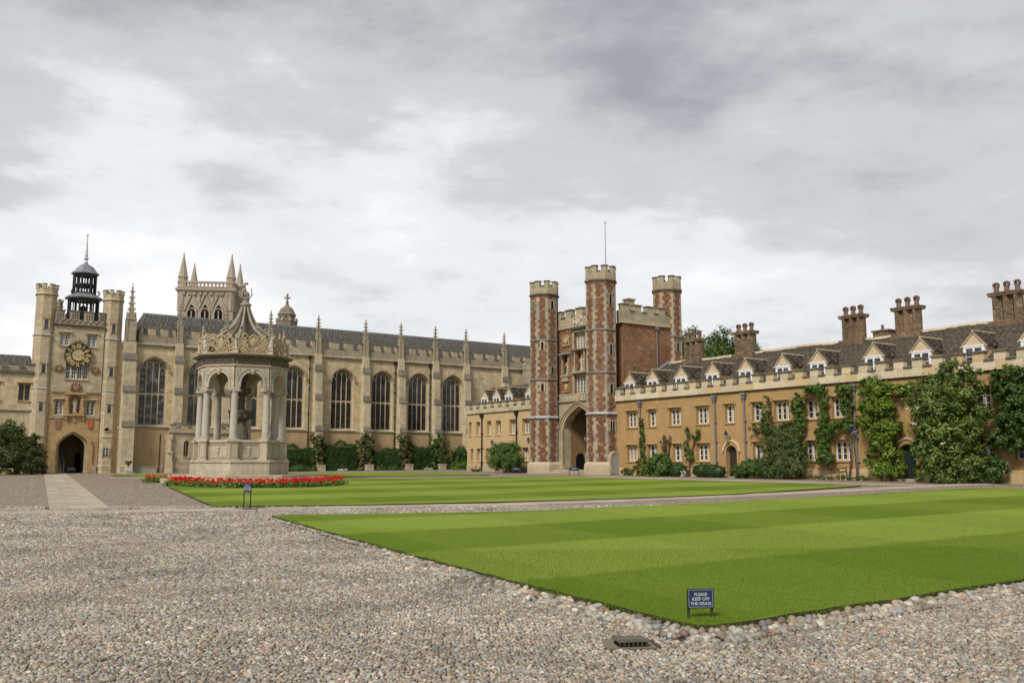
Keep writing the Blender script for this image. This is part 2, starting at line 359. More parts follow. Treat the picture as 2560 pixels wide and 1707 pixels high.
slatem('grey_slate',(.090,.086,.078),(.112,.107,.098),(.142,.135,.122),(.08,.078,.066))
def leafm(name,c0,c1,c2,rough=.5,spec=.35,trans=.25):
    t=NT(name); at=t.n('ShaderNodeAttribute',attribute_name='rnd'); col=t.ramp(at.outputs['Fac'],[(0.,c0),(.55,c1),(1.,c2)])
    col=t.mix(t.ramp(t.noise(t.coord('Object'),.9,3,.6),[(.4,0.),(.7,.45)]),col,c0)
    t.done(col,rough,spec); tr=t.n('ShaderNodeBsdfTranslucent'); t.l(col,tr.inputs[0])
    mx=t.n('ShaderNodeMixShader'); mx.inputs[0].default_value=trans; t.l(t.b.outputs[0],mx.inputs[1]); t.l(tr.outputs[0],mx.inputs[2]); t.l(mx.outputs[0],t.out.inputs[0])
    M[name]=t.m
leafm('leaf_ivy',(.052,.105,.017),(.095,.17,.026),(.19,.265,.05)); leafm('leaf_bright',(.075,.135,.014),(.145,.23,.023),(.29,.35,.05))
leafm('leaf_dark',(.036,.075,.014),(.065,.125,.022),(.12,.19,.04)); leafm('leaf_grey',(.058,.09,.024),(.11,.145,.04),(.22,.235,.085))
leafm('leaf_magnolia',(.055,.095,.017),(.115,.17,.03),(.25,.30,.075),.5,.3,.2); leafm('leaf_hedge',(.022,.052,.009),(.042,.09,.014),(.075,.14,.022))
leafm('leaf_yellow',(.08,.10,.015),(.16,.17,.03),(.30,.24,.05)); leafm('leaf_rose',(.07,.095,.022),(.13,.145,.04),(.30,.215,.11)); leafm('leaf_tree',(.04,.08,.012),(.075,.135,.02),(.15,.21,.04))
leafm('leaf_laurel',(.045,.065,.013),(.085,.105,.02),(.19,.17,.045)); leafm('leaf_dry',(.10,.075,.03),(.13,.12,.045),(.18,.14,.07))
leafm('petal_red',(.55,.012,.008),(.68,.022,.012),(.80,.05,.025),.6,.2,.2); leafm('petal_white',(.6,.6,.5),(.72,.71,.63),(.8,.8,.75),.6,.2,.2)
leafm('grass_blade',(.085,.16,.010),(.125,.215,.015),(.20,.28,.03),.6,.2,.3); leafm('petal_lilac',(.2,.17,.42),(.28,.25,.55),(.4,.36,.65))
# ---------------------------------------------------------------- ground, lawns, paths, cobbles
def ground_material():
    t=NT('cobble_ground'); ob=t.coord('Object')
    vo=t.n('ShaderNodeTexVoronoi'); t.l(ob,vo.inputs['Vector']); vo.inputs['Scale'].default_value=12
    sp=t.n('ShaderNodeSeparateColor'); t.l(vo.outputs['Color'],sp.inputs[0])
    col=t.ramp(sp.outputs[0],[(0.,(.16,.12,.09)),(.3,(.31,.235,.165)),(.6,(.37,.295,.215)),(.85,(.33,.30,.255)),(1.,(.58,.52,.42))])
    col=t.mix(t.ramp(t.noise(ob,.12,4,.6),[(.45,0.),(.65,.45)]),col,(.34,.235,.165))
    col=t.mix(t.ramp(t.noise(ob,1.3,5,.7),[(.5,0.),(.8,.4)]),col,(.20,.165,.12))
    ed=t.ramp(vo.outputs['Distance'],[(.3,1.),(.7,.5)])
    col=t.mix(1.,col,ed,'MULTIPLY'); t.bump(t.math('SUBTRACT',1.,vo.outputs['Distance']),.8,.03)
    M['ground']=t.done(col,.85,.25)
ground_material()
def pebble_material():
    t=NT('pebble'); rd=t.rand()
    col=t.ramp(rd,[(0.,(.365,.285,.195)),(.15,(.265,.20,.145)),(.27,(.43,.365,.275)),(.40,(.33,.315,.275)),(.53,(.25,.205,.16)),(.62,(.46,.42,.34)),(.72,(.245,.24,.225)),(.80,(.32,.23,.16)),(.85,(.385,.37,.33)),(.97,(.55,.51,.43))],'CONSTANT')
    r2=t.math('FRACT',t.math('MULTIPLY',rd,37.7)); col=t.mix(1.,col,t.ramp(r2,[(0.,.58),(1.,1.18)]),'MULTIPLY')
    g=t.n('ShaderNodeNewGeometry'); wp=t.n('ShaderNodeMapping'); t.l(g.outputs['Position'],wp.inputs[0])
    col=t.mix(t.ramp(t.noise(wp.outputs[0],.22,4,.6),[(.5,0.),(.75,.28)]),col,(.25,.19,.14))
    col=t.mix(1.,col,t.ramp(t.noise(wp.outputs[0],.7,5,.65),[(.35,.68),(.65,1.12)]),'MULTIPLY')
    col=t.mix(1.,col,t.ramp(t.noise(wp.outputs[0],45,3,.6),[(.3,.82),(.7,1.15)]),'MULTIPLY')
    M['pebble']=t.done(col,.55,.4)
pebble_material()
def bedding_material():
    t=NT('bedding'); ob=t.coord('Object'); col=t.mix(t.ramp(t.noise(ob,30,4,.7),[(.35,0.),(.65,1.)]),(.05,.042,.032),(.10,.08,.06)); col=t.mix(t.ramp(t.noise(ob,.6,5,.7),[(.5,0.),(.7,.6)]),col,(.10,.105,.045)); M['bedding']=t.done(col,.95,.1)
bedding_material()
def lawn_material():
    t=NT('lawn_turf'); 
    def wave(ang,w,off):
        sp=t.n('ShaderNodeSeparateXYZ'); nz=t.n('ShaderNodeTexNoise'); t.l(t.coord('Object'),nz.inputs['Vector']); nz.inputs['Scale'].default_value=1.5
        t.l(t.coord('Object',rot=(0,0,-ang)),sp.inputs[0])
        v=t.math('ADD',sp.outputs[1],t.math('MULTIPLY',t.math('SUBTRACT',nz.outputs[0],.5),.35))
        s=t.math('SINE',t.math('MULTIPLY',t.math('SUBTRACT',v,off),PI/w)); return t.ramp(t.math('ADD',t.math('MULTIPLY',s,.5),.5),[(.45,0.),(.55,1.)])
    a=wave(R(33.7),3.75,6.05); b=wave(R(117.),3.75,1.2)
    f=t.math('ADD',t.math('MULTIPLY',a,.74),t.math('MULTIPLY',b,.26))
    ob=t.coord('Object')
    col=t.mix(f,(.215,.285,.04),(.112,.176,.011))
    col=t.mix(t.ramp(t.noise(ob,.5,5,.65),[(.45,0.),(.75,.35)]),col,(.19,.25,.03))
    col=t.mix(1.,col,t.ramp(t.noise(t.coord('Object',(1,1,1)),55,4,.75),[(.25,.62),(.75,1.35)]),'MULTIPLY')
    col=t.mix(1.,col,t.ramp(t.noise(ob,7,4,.7),[(.3,.85),(.7,1.13)]),'MULTIPLY')
    t.bump(t.noise(ob,90,3,.7),.6,.03); M['lawn']=t.done(col,.9,.1)
lawn_material()
xs=[-700,-60,0,60,700]; ys=[-700,-20,130,1200]
v=[(x,y,gz(x,y)) for y in ys for x in xs]; f=[(j*5+i,j*5+i+1,j*5+i+6,j*5+i+5) for j in range(3) for i in range(4)]
me=bpy.data.meshes.new('ground'); me.from_pydata(v,[],f); me.materials.append(M['ground'])
ground=link('cobbled_ground',me,kind='structure')

def clip(P,sgn):
    out=[]
    for a,b in zip(P,P[1:]+P[:1]):
        ia,ib=a[0]*sgn>=0,b[0]*sgn>=0
        if ia: out.append(a)
        if ia!=ib:
            t=a[0]/(a[0]-b[0]); out.append((0.,a[1]+(b[1]-a[1])*t))
    return out
def rough_edge(P,step=.3,j=.03):
    out=[]
    for a,b in zip(P,P[1:]+P[:1]):
        n=max(1,min(60,int(math.hypot(b[0]-a[0],b[1]-a[1])/step)))
        for i in range(n):
            t=i/n; out.append((a[0]+(b[0]-a[0])*t+(random.uniform(-j,j) if i else 0),a[1]+(b[1]-a[1])*t+(random.uniform(-j,j) if i else 0)))
    return out
def lawn(name,P,h=.075,step=.3):
    P=rough_edge(P,step); m=MB()
    for s in (1,-1):
        Q=clip(P,s)
        if len(Q)>2: b=len(m.v); m.v+=[(x,y,gz(x,y)+h) for x,y in Q]; m.f.append(tuple(range(b,b+len(Q))))
    o=m.build(name,M['lawn'],kind='structure')
    e=MB()
    for (x0,y0),(x1,y1) in zip(P,P[1:]+P[:1]):
        b=len(e.v); e.v+=[(x0,y0,gz(x0,y0)-.03),(x1,y1,gz(x1,y1)-.03),(x1,y1,gz(x1,y1)+h),(x0,y0,gz(x0,y0)+h)]; e.f.append((b,b+1,b+2,b+3))
    e.build('turf_edge',M['soil'],o)
    return o,P
NEAR=[(1.60,8.98),(1.70,8.84),(1.86,8.80),(2.02,8.88),(4.64,10.60),(27.3,25.7),(20.9,38.6),(20.1,39.35),(18.6,38.6),(7.16,30.06),(0.22,25.86),(-5.9,24.35),(-6.2,24.1),(-2.86,17.4),(0.06,11.8)]
FAR=[(-9.28,29.1),(-4.91,30.2),(4.17,33.85),(8.71,36.6),(16.6,44.3),(16.4,44.9),(3.2,65.0),(-11.2,60.8),(-13.0,57.0),(-14.6,51.0),(-16.6,47.6),(-17.2,46.6)]
lawn_near,NEARP=lawn('lawn',NEAR,.11,.22)
lawn_far,FARP=lawn('lawn',FAR,.06,.5)
lawn('lawn',[(-24.9,62.2),(-20.9,53.1),(-20.4,54.6),(-20.6,58.5),(-21.6,61.4)],.05,1)
lawn('lawn',[(-31.2,73.3),(-29.6,68.8),(-25.6,66.8),(-23.5,69.5),(-17,75),(-12,67.5),(-6,70.3),(-1.6,71.6),(-4.5,79.5),(-10.5,80.5),(-24.5,75.0)],.05,1)

def inpoly(x,y,P):
    r=np.zeros(len(x),bool); P=np.asarray(P)
    for (x0,y0),(x1,y1) in zip(P,np.roll(P,-1,0)):
        if y0==y1: continue
        c=((y0>y)!=(y1>y))&(x<(x1-x0)*(y-y0)/(y1-y0)+x0); r^=c
    return r
def strip_quads(poly,hw,rows,step,jit=.1):
    """flagstones along a centre line: list of 4-point outlines"""
    P=[Vector(p) for p in poly]; seg=[(P[i+1]-P[i]).length for i in range(len(P)-1)]; tot=sum(seg)
    def at(s):
        for i,l in enumerate(seg):
            if s<=l or i==len(seg)-1: break
            s-=l
        d=(P[i+1]-P[i]).normalized()
        dp=(P[i]-P[i-1]).normalized() if i>0 else d; dn=(P[i+2]-P[i+1]).normalized() if i<len(seg)-1 else d
        t=s/seg[i]; dd=((dp+d)*(1-t)*.5+(d+dn)*t*.5).normalized()
        return P[i]+d*s, Vector((-dd.y,dd.x))
    out=[]
    for r in range(rows):
        s=0; a=-hw+2*hw*r/rows; b=a+2*hw/rows; s-= random.random()*step*.5; s=max(s,0)
        while s<tot-.2:
            e=min(tot,s+step*random.uniform(1-jit,1+jit)*(1 if s else random.uniform(.4,1)))
            if tot-e<.3: e=tot
            p0,n0=at(s); p1,n1=at(e); out.append([p0+n0*a,p1+n1*a,p1+n1*b,p0+n0*b]); s=e
    return out
def flag_path(name,quads,top=.022):
    m=MB()   # mortar bed under the flags
    for q in quads: b=len(m.v); m.v+=[(p.x,p.y,gz(p.x,p.y)+.006) for p in q]; m.f.append((b,b+1,b+2,b+3))
    o=m.build(name,M['ground'],kind='structure')
    for q in quads:
        c=sum(q,Vector((0,0)))/4; cz=gz(c.x,c.y); g=.010; k=MB(); dz=random.uniform(-.003,.003)
        r=[p+(c-p).normalized()*g for p in q]; r2=[p+(c-p).normalized()*(g+.012) for p in q]
        k.loft([[(p.x-c.x,p.y-c.y,gz(p.x,p.y)-cz-.03) for p in r],[(p.x-c.x,p.y-c.y,gz(p.x,p.y)-cz+top+dz-.008) for p in r],[(p.x-c.x,p.y-c.y,gz(p.x,p.y)-cz+top+dz) for p in r2]])
        k.build('flagstone',M['flag_stone'],o,(c.x,c.y,cz))
    return o
CROSS=[(-24,24.6),(-14.6,26.75),(-11.7,27.25),(-8.2,28.35),(.27,31.25),(8.9,36.2),(19.7,44.0),(30,51.5)]
flag_path('stone_path',strip_quads(CROSS,.72,2,1.25))
flag_path('stone_path',strip_quads([(-13.1,28.35),(-38.9,79.1)],.84,3,1.35))
flag_path('stone_path',strip_quads([(-52,68.0),(-38,66.3)],.25,1,1.2)+strip_quads([(-28.5,65.4),(-24.3,64.9)],.25,1,1.2))
flag_path('stone_path',strip_quads([(20.5,44.9),(12.5,56.5),(5.5,66.8)],.55,1,1.2))

# cobbles: points on a jittered lattice, kept off lawns and flags
PATHQ=[[(-24.2,23.9),(-14.5,26.0),(-11.5,26.5),(-8.0,27.6),(.6,30.6),(9.3,35.5),(30,50.6),(30,52.5),(8.5,36.9),(0,31.95),(-8.4,29.1),(-11.9,28.0),(-14.8,27.5),(-24.2,25.4)],[(-12.1,28.2),(-14.1,28.2),(-23.5,47),(-21.5,47)]]
def edge_dist(x,y,P):
    d=np.full(len(x),9e9)
    for (x0,y0),(x1,y1) in zip(P,P[1:]+P[:1]):
        dx,dy=x1-x0,y1-y0; t=np.clip(((x-x0)*dx+(y-y0)*dy)/(dx*dx+dy*dy+1e-12),0,1); d=np.minimum(d,np.hypot(x-x0-t*dx,y-y0-t*dy))
    return d
gzv=lambda x,y: .0108*y+.007*np.maximum(x,0)
def lattice(y0,y1,sp):
    yy=np.arange(y0,y1,sp*.866); out=[]
    for k,y in enumerate(yy):
        w=.64*y+4.0; x=np.arange(-w,w,sp)+(sp/2 if k%2 else 0); out.append(np.stack([x,np.full(len(x),y)],1))
    p=np.concatenate(out); return p+rng.normal(0,sp*.25,p.shape)
pts=[];szs=[];hs=[]
for y0,y1,sp in ((5.4,12.5,.036),(12.5,19,.044),(19,30,.06)):
    p=lattice(y0,y1,sp); x,y=p[:,0],p[:,1]
    bad=inpoly(x,y,NEAR)|inpoly(x,y,FAR)
    for q in PATHQ: bad|=inpoly(x,y,q)
    d=edge_dist(x,y,NEAR); bad|=(d<np.where(y>17,.06,.30)); bad|=(np.abs(x-1.06)<.24)&(np.abs(y-8.46)<.24)
    p=p[~bad]; pts.append(p); szs.append(rng.uniform(.36,.56,len(p))*sp*(1+.35*(rng.random(len(p))>.88))); hs.append(np.zeros(len(p)))
bed=MB()
for ya,yb in zip((2,6,10,14,18,22,26),(6,10,14,18,22,26,29.5)):
    for xa,xb in ((-.64*ya-3.7,0.),(0.,.64*ya+3.7)):
        b_=len(bed.v); bed.v+=[(xa,ya,gz(xa,ya)+.004),(xb,ya,gz(xb,ya)+.004),(xb,yb,gz(xb,yb)+.004),(xa,yb,gz(xa,yb)+.004)]; bed.f.append((b_,b_+1,b_+2,b_+3))
bed.build('cobble_bedding',M['bedding'],ground)
# larger stones heaped along the lawn edge
bp=[];bs=[];bh=[]
EL=[p for p in NEAR]
for a,b in zip(NEAR,NEAR[1:]+NEAR[:1]):
    L_=math.hypot(b[0]-a[0],b[1]-a[1]); 
    if a[0]>26 or (a[1]>30): continue
    for off,sz,hh in ((.05,.056,.03),(.12,.052,.018),(.188,.048,.008),(.25,.044,.0)):
        s=0
        while s<L_:
            t=s/L_
            if a[1]+(b[1]-a[1])*t>17 and off>.07: s+=.2; continue
            ux,uy=(b[0]-a[0])/L_,(b[1]-a[1])/L_; nx,ny=uy,-ux
            bp.append((a[0]+ux*s+nx*(off+rng.normal(0,.012)),a[1]+uy*s+ny*(off+rng.normal(0,.012)))); k=rng.uniform(.7,1.25); bs.append(sz*k*.85); bh.append(hh); s+=sz*k*1.5
pts.append(np.array(bp)); szs.append(np.array(bs)); hs.append(np.array(bh))
# wedge of stones round the rounded corner
cxy=np.array([1.84,9.05]); an=rng.uniform(R(235),R(335),60); rr=rng.uniform(.27,.58,60)
pts.append(np.stack([cxy[0]+rr*np.cos(an),cxy[1]+rr*np.sin(an)],1)); szs.append(rng.uniform(.026,.042,60)); hs.append(np.clip(.03-rr*.05,0,.05))
p=np.concatenate(pts); sz=np.concatenate(szs); hh=np.concatenate(hs); keep=~inpoly(p[:,0],p[:,1],NEAR); p,sz,hh=p[keep],sz[keep],hh[keep]
zz=gzv(p[:,0],p[:,1])+hh
scl=np.stack([sz*rng.uniform(.85,1.5,len(p)),sz*rng.uniform(.65,1.0,len(p)),sz*rng.uniform(.55,.9,len(p))],1)
rot=np.stack([rng.normal(0,.18,len(p)),rng.normal(0,.18,len(p)),rng.uniform(0,6.28,len(p))],1)
zz+=scl[:,2]*.6
dist=np.hypot(p[:,0],p[:,1]); vis=(np.abs(p[:,0])<.55*p[:,1])&(p[:,1]>6.95); app=np.where(vis,sz/dist,0); order=np.argsort(-app); top=order[:300]; rest=np.setdiff1d(np.arange(len(p)),top)
pebs=[]
for k in range(4):
    m=MB(); m.ell((0,0,0),(1,1,1),9,6); mm=m.mesh('cobble',M['pebble'])
    for vv in mm.vertices:
        c=vv.co; q=1+.10*math.sin(c.x*3+k*2)*math.cos(c.y*2.3+k)+.06*math.sin(c.y*4+c.z*3+k); vv.co=c*q
    mm.polygons.foreach_set('use_smooth',np.ones(len(mm.polygons),bool)); pebs.append(mm)
for i in top:
    link('cobble',pebs[i%4],ground,(p[i,0],p[i,1],zz[i]),rot=tuple(rot[i]),scale=tuple(scl[i]))
def instancer(name,P,scl,rot,mat,parent,subdiv=2):
    me=bpy.data.meshes.new(name); me.vertices.add(len(P)); me.vertices.foreach_set('co',np.asarray(P,np.float32).ravel())
    for n,a in (('scl',scl),('rot',rot)):
        at=me.attributes.new(n,'FLOAT_VECTOR','POINT'); at.data.foreach_set('vector',np.asarray(a,np.float32).ravel())
    me.update(); o=link(name,me,parent,kind='stuff')
    ng=bpy.data.node_groups.new(name,'GeometryNodeTree')
    ng.interface.new_socket('Geometry',in_out='INPUT',socket_type='NodeSocketGeometry'); ng.interface.new_socket('Geometry',in_out='OUTPUT',socket_type='NodeSocketGeometry')
    N=ng.nodes.new; L=ng.links.new; gi=N('NodeGroupInput'); go=N('NodeGroupOutput')
    ic=N('GeometryNodeMeshIcoSphere'); ic.inputs['Radius'].default_value=1; ic.inputs['Subdivisions'].default_value=subdiv
    ss=N('GeometryNodeSetShadeSmooth'); L(ic.outputs[0],ss.inputs[0]); sm=N('GeometryNodeSetMaterial'); sm.inputs['Material'].default_value=mat; L(ss.outputs[0],sm.inputs[0])
    ip=N('GeometryNodeInstanceOnPoints'); L(gi.outputs[0],ip.inputs['Points']); L(sm.outputs[0],ip.inputs['Instance'])
    for n,sock in (('rot','Rotation'),('scl','Scale')):
        na=N('GeometryNodeInputNamedAttribute'); na.data_type='FLOAT_VECTOR'; na.inputs['Name'].default_value=n; L(na.outputs[0],ip.inputs[sock])
    L(ip.outputs[0],go.inputs[0]); md=o.modifiers.new('stones','NODES'); md.node_group=ng
    me.materials.append(mat)
    return o
instancer('cobbles',np.column_stack([p,zz])[rest],scl[rest],rot[rest],M['pebble'],ground)

# grass blades on the near part of the lawn and along its ragged edges
def grass():
    P=[]
    q=lattice(8.4,15.5,.033); P.append(q[inpoly(q[:,0],q[:,1],NEAR)])
    q=lattice(15.5,20,.07); P.append(q[inpoly(q[:,0],q[:,1],NEAR)])
    e=[]
    for a,b in zip(NEAR,NEAR[1:]+NEAR[:1]):
        L_=math.hypot(b[0]-a[0],b[1]-a[1])
        if min(a[1],b[1])>24: continue
        n=int(L_*(520 if min(a[1],b[1])<14 else 160)); t=rng.random(n); o=rng.normal(-.004,.02,n)
        e.append(np.stack([a[0]+(b[0]-a[0])*t-(b[1]-a[1])/L_*o,a[1]+(b[1]-a[1])*t+(b[0]-a[0])/L_*o],1))
    a_=rng.uniform(0,2*PI,1500); r_=np.abs(rng.normal(0,.16,1500)); c_=np.stack([1.84+r_*np.cos(a_)*1.5,9.0+r_*np.sin(a_)*.8],1); e.append(c_[inpoly(c_[:,0],c_[:,1],NEAR)])
    ne=sum(len(k) for k in e); P=np.concatenate(P+e); n=len(P); edge=np.zeros(n,bool); edge[n-ne:]=True
    z=gzv(P[:,0],P[:,1])+.103; h=rng.uniform(.016,.036,n)*np.where(edge,rng.uniform(-1.5,1.8,n),1); a=rng.uniform(0,2*PI,n); w=rng.uniform(.0025,.0055,n)
    lean=rng.normal(0,.012,(n,2))*np.where(edge,2.4,1)[:,None]; z=np.where(edge,z-rng.uniform(0,.05,n),z)
    v=np.empty((n,3,3)); v[:,0]=np.column_stack([P[:,0]-np.cos(a)*w,P[:,1]-np.sin(a)*w,z]); v[:,1]=np.column_stack([P[:,0]+np.cos(a)*w,P[:,1]+np.sin(a)*w,z]); v[:,2]=np.column_stack([P+lean,z+h])
    o=link('grass',mesh_np('grass',v,f3=np.arange(n*3).reshape(-1,3),mat=M['grass_blade'],rnd=np.clip(rng.normal(.42,.3,n),0,1)),kind='stuff')
    tag(o,'short mown grass blades at the near corner of the striped lawn','grass')
grass()
# ---------------------------------------------------------------- shared building parts
def crenels(parent,x0,x1,yf,zb,ze,zt,mw,gap,depth,mw_mat,cop_mat,phase=0,name='parapet',endhalf=True,blocks=None):
    """parapet wall zb..ze with separate merlons and copings; returns the parapet part"""
    m=MB()
    if blocks: m.box(x0,x1,yf+.05,yf+depth,zb,ze-.01)
    else: m.box(x0,x1,yf,yf+depth,zb,ze)
    o=m.build(name,mw_mat,parent); yc=yf+depth/2
    if blocks:
        x=x0
        while x<x1-.05:
            w=min(x1-x,random.uniform(*blocks)); w=w if x1-x-w>.3 else x1-x
            piece('stone_block',(round(w-.008,2),.10,ze-zb-.012),(x+w/2,yf+.05+random.uniform(-.004,.004),zb),mw_mat,o); x+=w
    x=x0-phase; i=0
    while x<x1:
        a,b=max(x,x0),min(x+mw,x1)
        if b-a>.15:
            piece('merlon',(b-a,depth,zt-ze),((a+b)/2,yc,ze),mw_mat,o)
            piece('coping',(b-a+.10,depth+.14,.09),((a+b)/2,yc-.02,zt),cop_mat,o)
        a,b=max(x+mw,x0),min(x+mw+gap,x1)
        if b-a>.1: piece('coping',(b-a-.004,depth+.14,.07),((a+b)/2,yc-.02,ze+.002),cop_mat,o)
        x+=mw+gap
    return o
def slates(name,parent,e0,e1,r0,r1,course,width,mat,th=.028,sag=0,kind='stuff'):
    """slate courses between eave line e0-e1 and ridge line r0-r1 (3D points)"""
    e0,e1,r0,r1=[np.array(p,float) for p in (e0,e1,r0,r1)]
    nc=max(2,int(np.linalg.norm((r0+r1-e0-e1)/2)/course)); V=[];RN=[]
    nrm=np.cross(e1-e0,r0-e0); nrm/=np.linalg.norm(nrm)
    for k in range(nc):
        t0,t1=k/nc,min(1,(k+1.25)/nc); A0=e0+(r0-e0)*t0;A1=e1+(r1-e1)*t0;B0=e0+(r0-e0)*t1;B1=e1+(r1-e1)*t1
        L=np.linalg.norm(A1-A0); n=max(1,int(L/width)); cuts=np.linspace(0,1,n+1); 
        if n>1: cuts[1:-1]+=rng.uniform(-.28,.28,n-1)/n
        if k%2 and n>1: cuts[1:-1]+=.4/n; cuts=np.clip(cuts,0,1)
        a,b=cuts[:-1],cuts[1:]; g=.004/L; jj=rng.uniform(-.015,.015,n)
        lo=th*1.3+rng.uniform(-.4,.6,n)*th; 
        pa=A0+(A1-A0)*(a+g)[:,None]; pb=A0+(A1-A0)*(b-g)[:,None]; qa=B0+(B1-B0)*(a+g)[:,None]; qb=B0+(B1-B0)*(b-g)[:,None]
        dn=(A0-B0)/np.linalg.norm(A0-B0); pa=pa+dn*jj[:,None]; pb=pb+dn*jj[:,None]
        if sag:
            for q in (pa,pb,qa,qb): q[:,2]+=sag*np.sin(q[:,0]*.55)+.5*sag*np.sin(q[:,0]*1.7+1)
        up=nrm*1.0
        v=np.stack([pa,pb,qb,qa,pa+up*lo[:,None],pb+up*lo[:,None],qb+up*.006,qa+up*.006],1); V.append(v); RN.append(np.clip(rng.normal(rng.uniform(.3,.7),.22,n),0,1))
    V=np.concatenate(V); n=len(V); RN=np.concatenate(RN); b=(np.arange(n)*8)[:,None]
    F=np.concatenate([b+np.array([[4,5,6,7]]),b+np.array([[0,1,5,4]]),b+np.array([[1,2,6,5]]),b+np.array([[3,0,4,7]])])
    return link(name,mesh_np(name,V.reshape(-1,3),f4=F,mat=mat,rnd=np.tile(RN,4)),parent,kind=kind)
_wc={}
def wnd(parent,xc,z0,w,h,lights,y,frame='range_block',wall_y=0,hood=True,sill=True,rz=0,arched=True,bars=2,vbar=0,glass='window_glass',hood_mat='range_block',casement=True):
    k=(round(w,2),round(h,2),lights,frame,arched,bars,vbar,casement)
    if k not in _wc:
        mu=.09; lw=(w-.1-mu*(lights-1))/lights; xs=[-w/2+.05+i*(lw+mu) for i in range(lights)]
        m=MB(); ops=[(x,x+lw,.05,h-.05,arch(x,x+lw,h-.05-lw*.55,h-.05,.15,5) if arched else None) for x in xs]
        wall_open(m,-w/2,w/2,0,h,0,.12,ops); fr=m.mesh('window',M[frame])
        c=MB(); f=.038
        for x in xs:
            top=h-.05-(lw*.3 if arched else 0)
            c.box(x,x+f,.05,.09,.05,top); c.box(x+lw-f,x+lw,.05,.09,.05,top); c.box(x+f,x+lw-f,.05,.09,.05,.05+f)
            if arched:
                P=arch(x,x+lw,h-.05-lw*.55,h-.05,.15,5); Q=arch(x+f,x+lw-f,h-.05-lw*.55,h-.05-f,.15,5); c.ring(Q,P,.05,.09)
            else: c.box(x+f,x+lw-f,.05,.09,h-.05-f,h-.05)
            for i in range(bars): zz=.05+(h-.1)*(i+1)/(bars+1); c.box(x+f,x+lw-f,.056,.084,zz-.014,zz+.014)
            for i in range(vbar): xx=x+lw*(i+1)/(vbar+1); c.box(xx-.012,xx+.012,.058,.082,.05+f,top)
        g=MB(); g.box(-lw/2,lw/2,.094,.11,.05,h-.05)
        _wc[k]=(fr,c.mesh('casement',M['white_paint']),g.mesh('pane',M[glass]),[x+lw/2 for x in xs],g.mesh('pane',M['curtain_glass' if casement else glass]))
    fr,ca,pa,cs,pc=_wc[k]; o=link('window',fr,parent,(xc,y,z0),rz)
    if rz==0:
        if casement: link('casement',ca,o,(xc,y,z0))
        for x in cs: link('pane',pa if random.random()>.22 else pc,o,(xc+x,y,z0))
        if sill: piece('sill',(w+.16,.16,.08),(xc,wall_y+.0,z0-.085),M[hood_mat],o)
        if hood:
            kk=('hood',round(w,2),hood_mat)
            if kk not in _wc:
                m=MB(); m.prismx([(0,0),(-.09,.0),(-.09,.04),(0,.09)],-w/2-.08,w/2+.08); m.box(-w/2-.16,-w/2-.08,-.08,0,-.16,.08); m.box(w/2+.08,w/2+.16,-.08,0,-.16,.08); _wc[kk]=m.mesh('hood_mould',M[hood_mat])
            link('hood_mould',_wc[kk],o,(xc,wall_y,z0+h+.05))
    return o
def pinnacle(m,cx,cy,z0,zs,zt,w):
    """panelled shaft z0..zs, crocketed spire zs..zt"""
    m.box(cx-w/2,cx+w/2,cy-w/2,cy+w/2,z0,zs)
    for sx in (-1,1):
        for sy in (-1,1): m.box(cx+sx*w*.5-.05,cx+sx*w*.5+.05,cy+sy*w*.5-.05,cy+sy*w*.5+.05,z0,zs-.05)
    m.box(cx-w*.6,cx+w*.6,cy-w*.6,cy+w*.6,zs,zs+.08)
    for i in range(4):    # gablets
        a=i*PI/2; c,s=math.cos(a),math.sin(a); g=w*.55
        P=[(cx+c*g-s*g*.9,cy+s*g+c*g*.9,zs+.08),(cx+c*g+s*g*.9,cy+s*g-c*g*.9,zs+.08),(cx+c*g,cy+s*g,zs+.08+w*.9)]
        Q=[(p[0]-c*.12,p[1]-s*.12,p[2]) for p in P]; m.loft([P,Q])
    h=zt-zs-.1; m.loft([[(cx+sx*r,cy+sy*r,z) for sx,sy in ((-1,-1),(1,-1),(1,1),(-1,1))] for r,z in ((w*.34,zs+.08),(w*.2,zs+.08+h*.45),(.05,zs+.08+h*.86))])
    for k in range(5):
        t=(k+.6)/5.3; r=w*.36*(1-t)+.05*t; z=zs+.1+h*.86*t
        for i in range(4):
            a=PI/4+i*PI/2; q=r*1.42+.07; m.ell((cx+math.cos(a)*q,cy+math.sin(a)*q,z+.03),(.10*(1.1-.35*t),)*2+(.065,),5,3)
    m.ell((cx,cy,zs+.08+h*.88),(.11,.11,.07),6,4); m.ell((cx,cy,zs+.08+h*.96),(.07,.07,.08),6,4)
def statue(m,x,y,z,h,lean=0):
    """robed standing figure: base, robe, shoulders, arms, head"""
    k=h/1.8
    m.box(x-.26*k,x+.26*k,y-.2*k,y+.2*k,z,z+.08*k)
    def ring(cz,rx,ry,dx=0): return [(x+dx*k+rx*k*math.cos(2*PI*i/10),y+ry*k*math.sin(2*PI*i/10),z+cz*k) for i in range(10)]
    m.loft([ring(.08,.25,.19),ring(.3,.2,.16,.01),ring(.6,.19,.15,.02),ring(.95,.2,.15,.02),ring(1.15,.18,.13,.01),ring(1.35,.235,.13),ring(1.46,.21,.11),ring(1.52,.075,.07),ring(1.6,.07,.07)])
    m.ell((x,y-.01*k,z+1.68*k),(.1*k,.11*k,.14*k),8,6); m.ell((x,y,z+1.79*k),(.1*k,.1*k,.05*k),8,4)
    for s in (-1,1):
        m.tube([(x+s*.22*k,y,z+1.4*k),(x+s*.29*k,y-.04*k,z+1.12*k),(x+s*.16*k,y-.17*k,z+(1.0 if s<0 else 1.16)*k)],[.065*k,.058*k,.045*k])
    m.tube([(x+.2*k,y-.18*k,z+.55*k),(x+.16*k,y-.18*k,z+1.75*k)],.018*k,5)
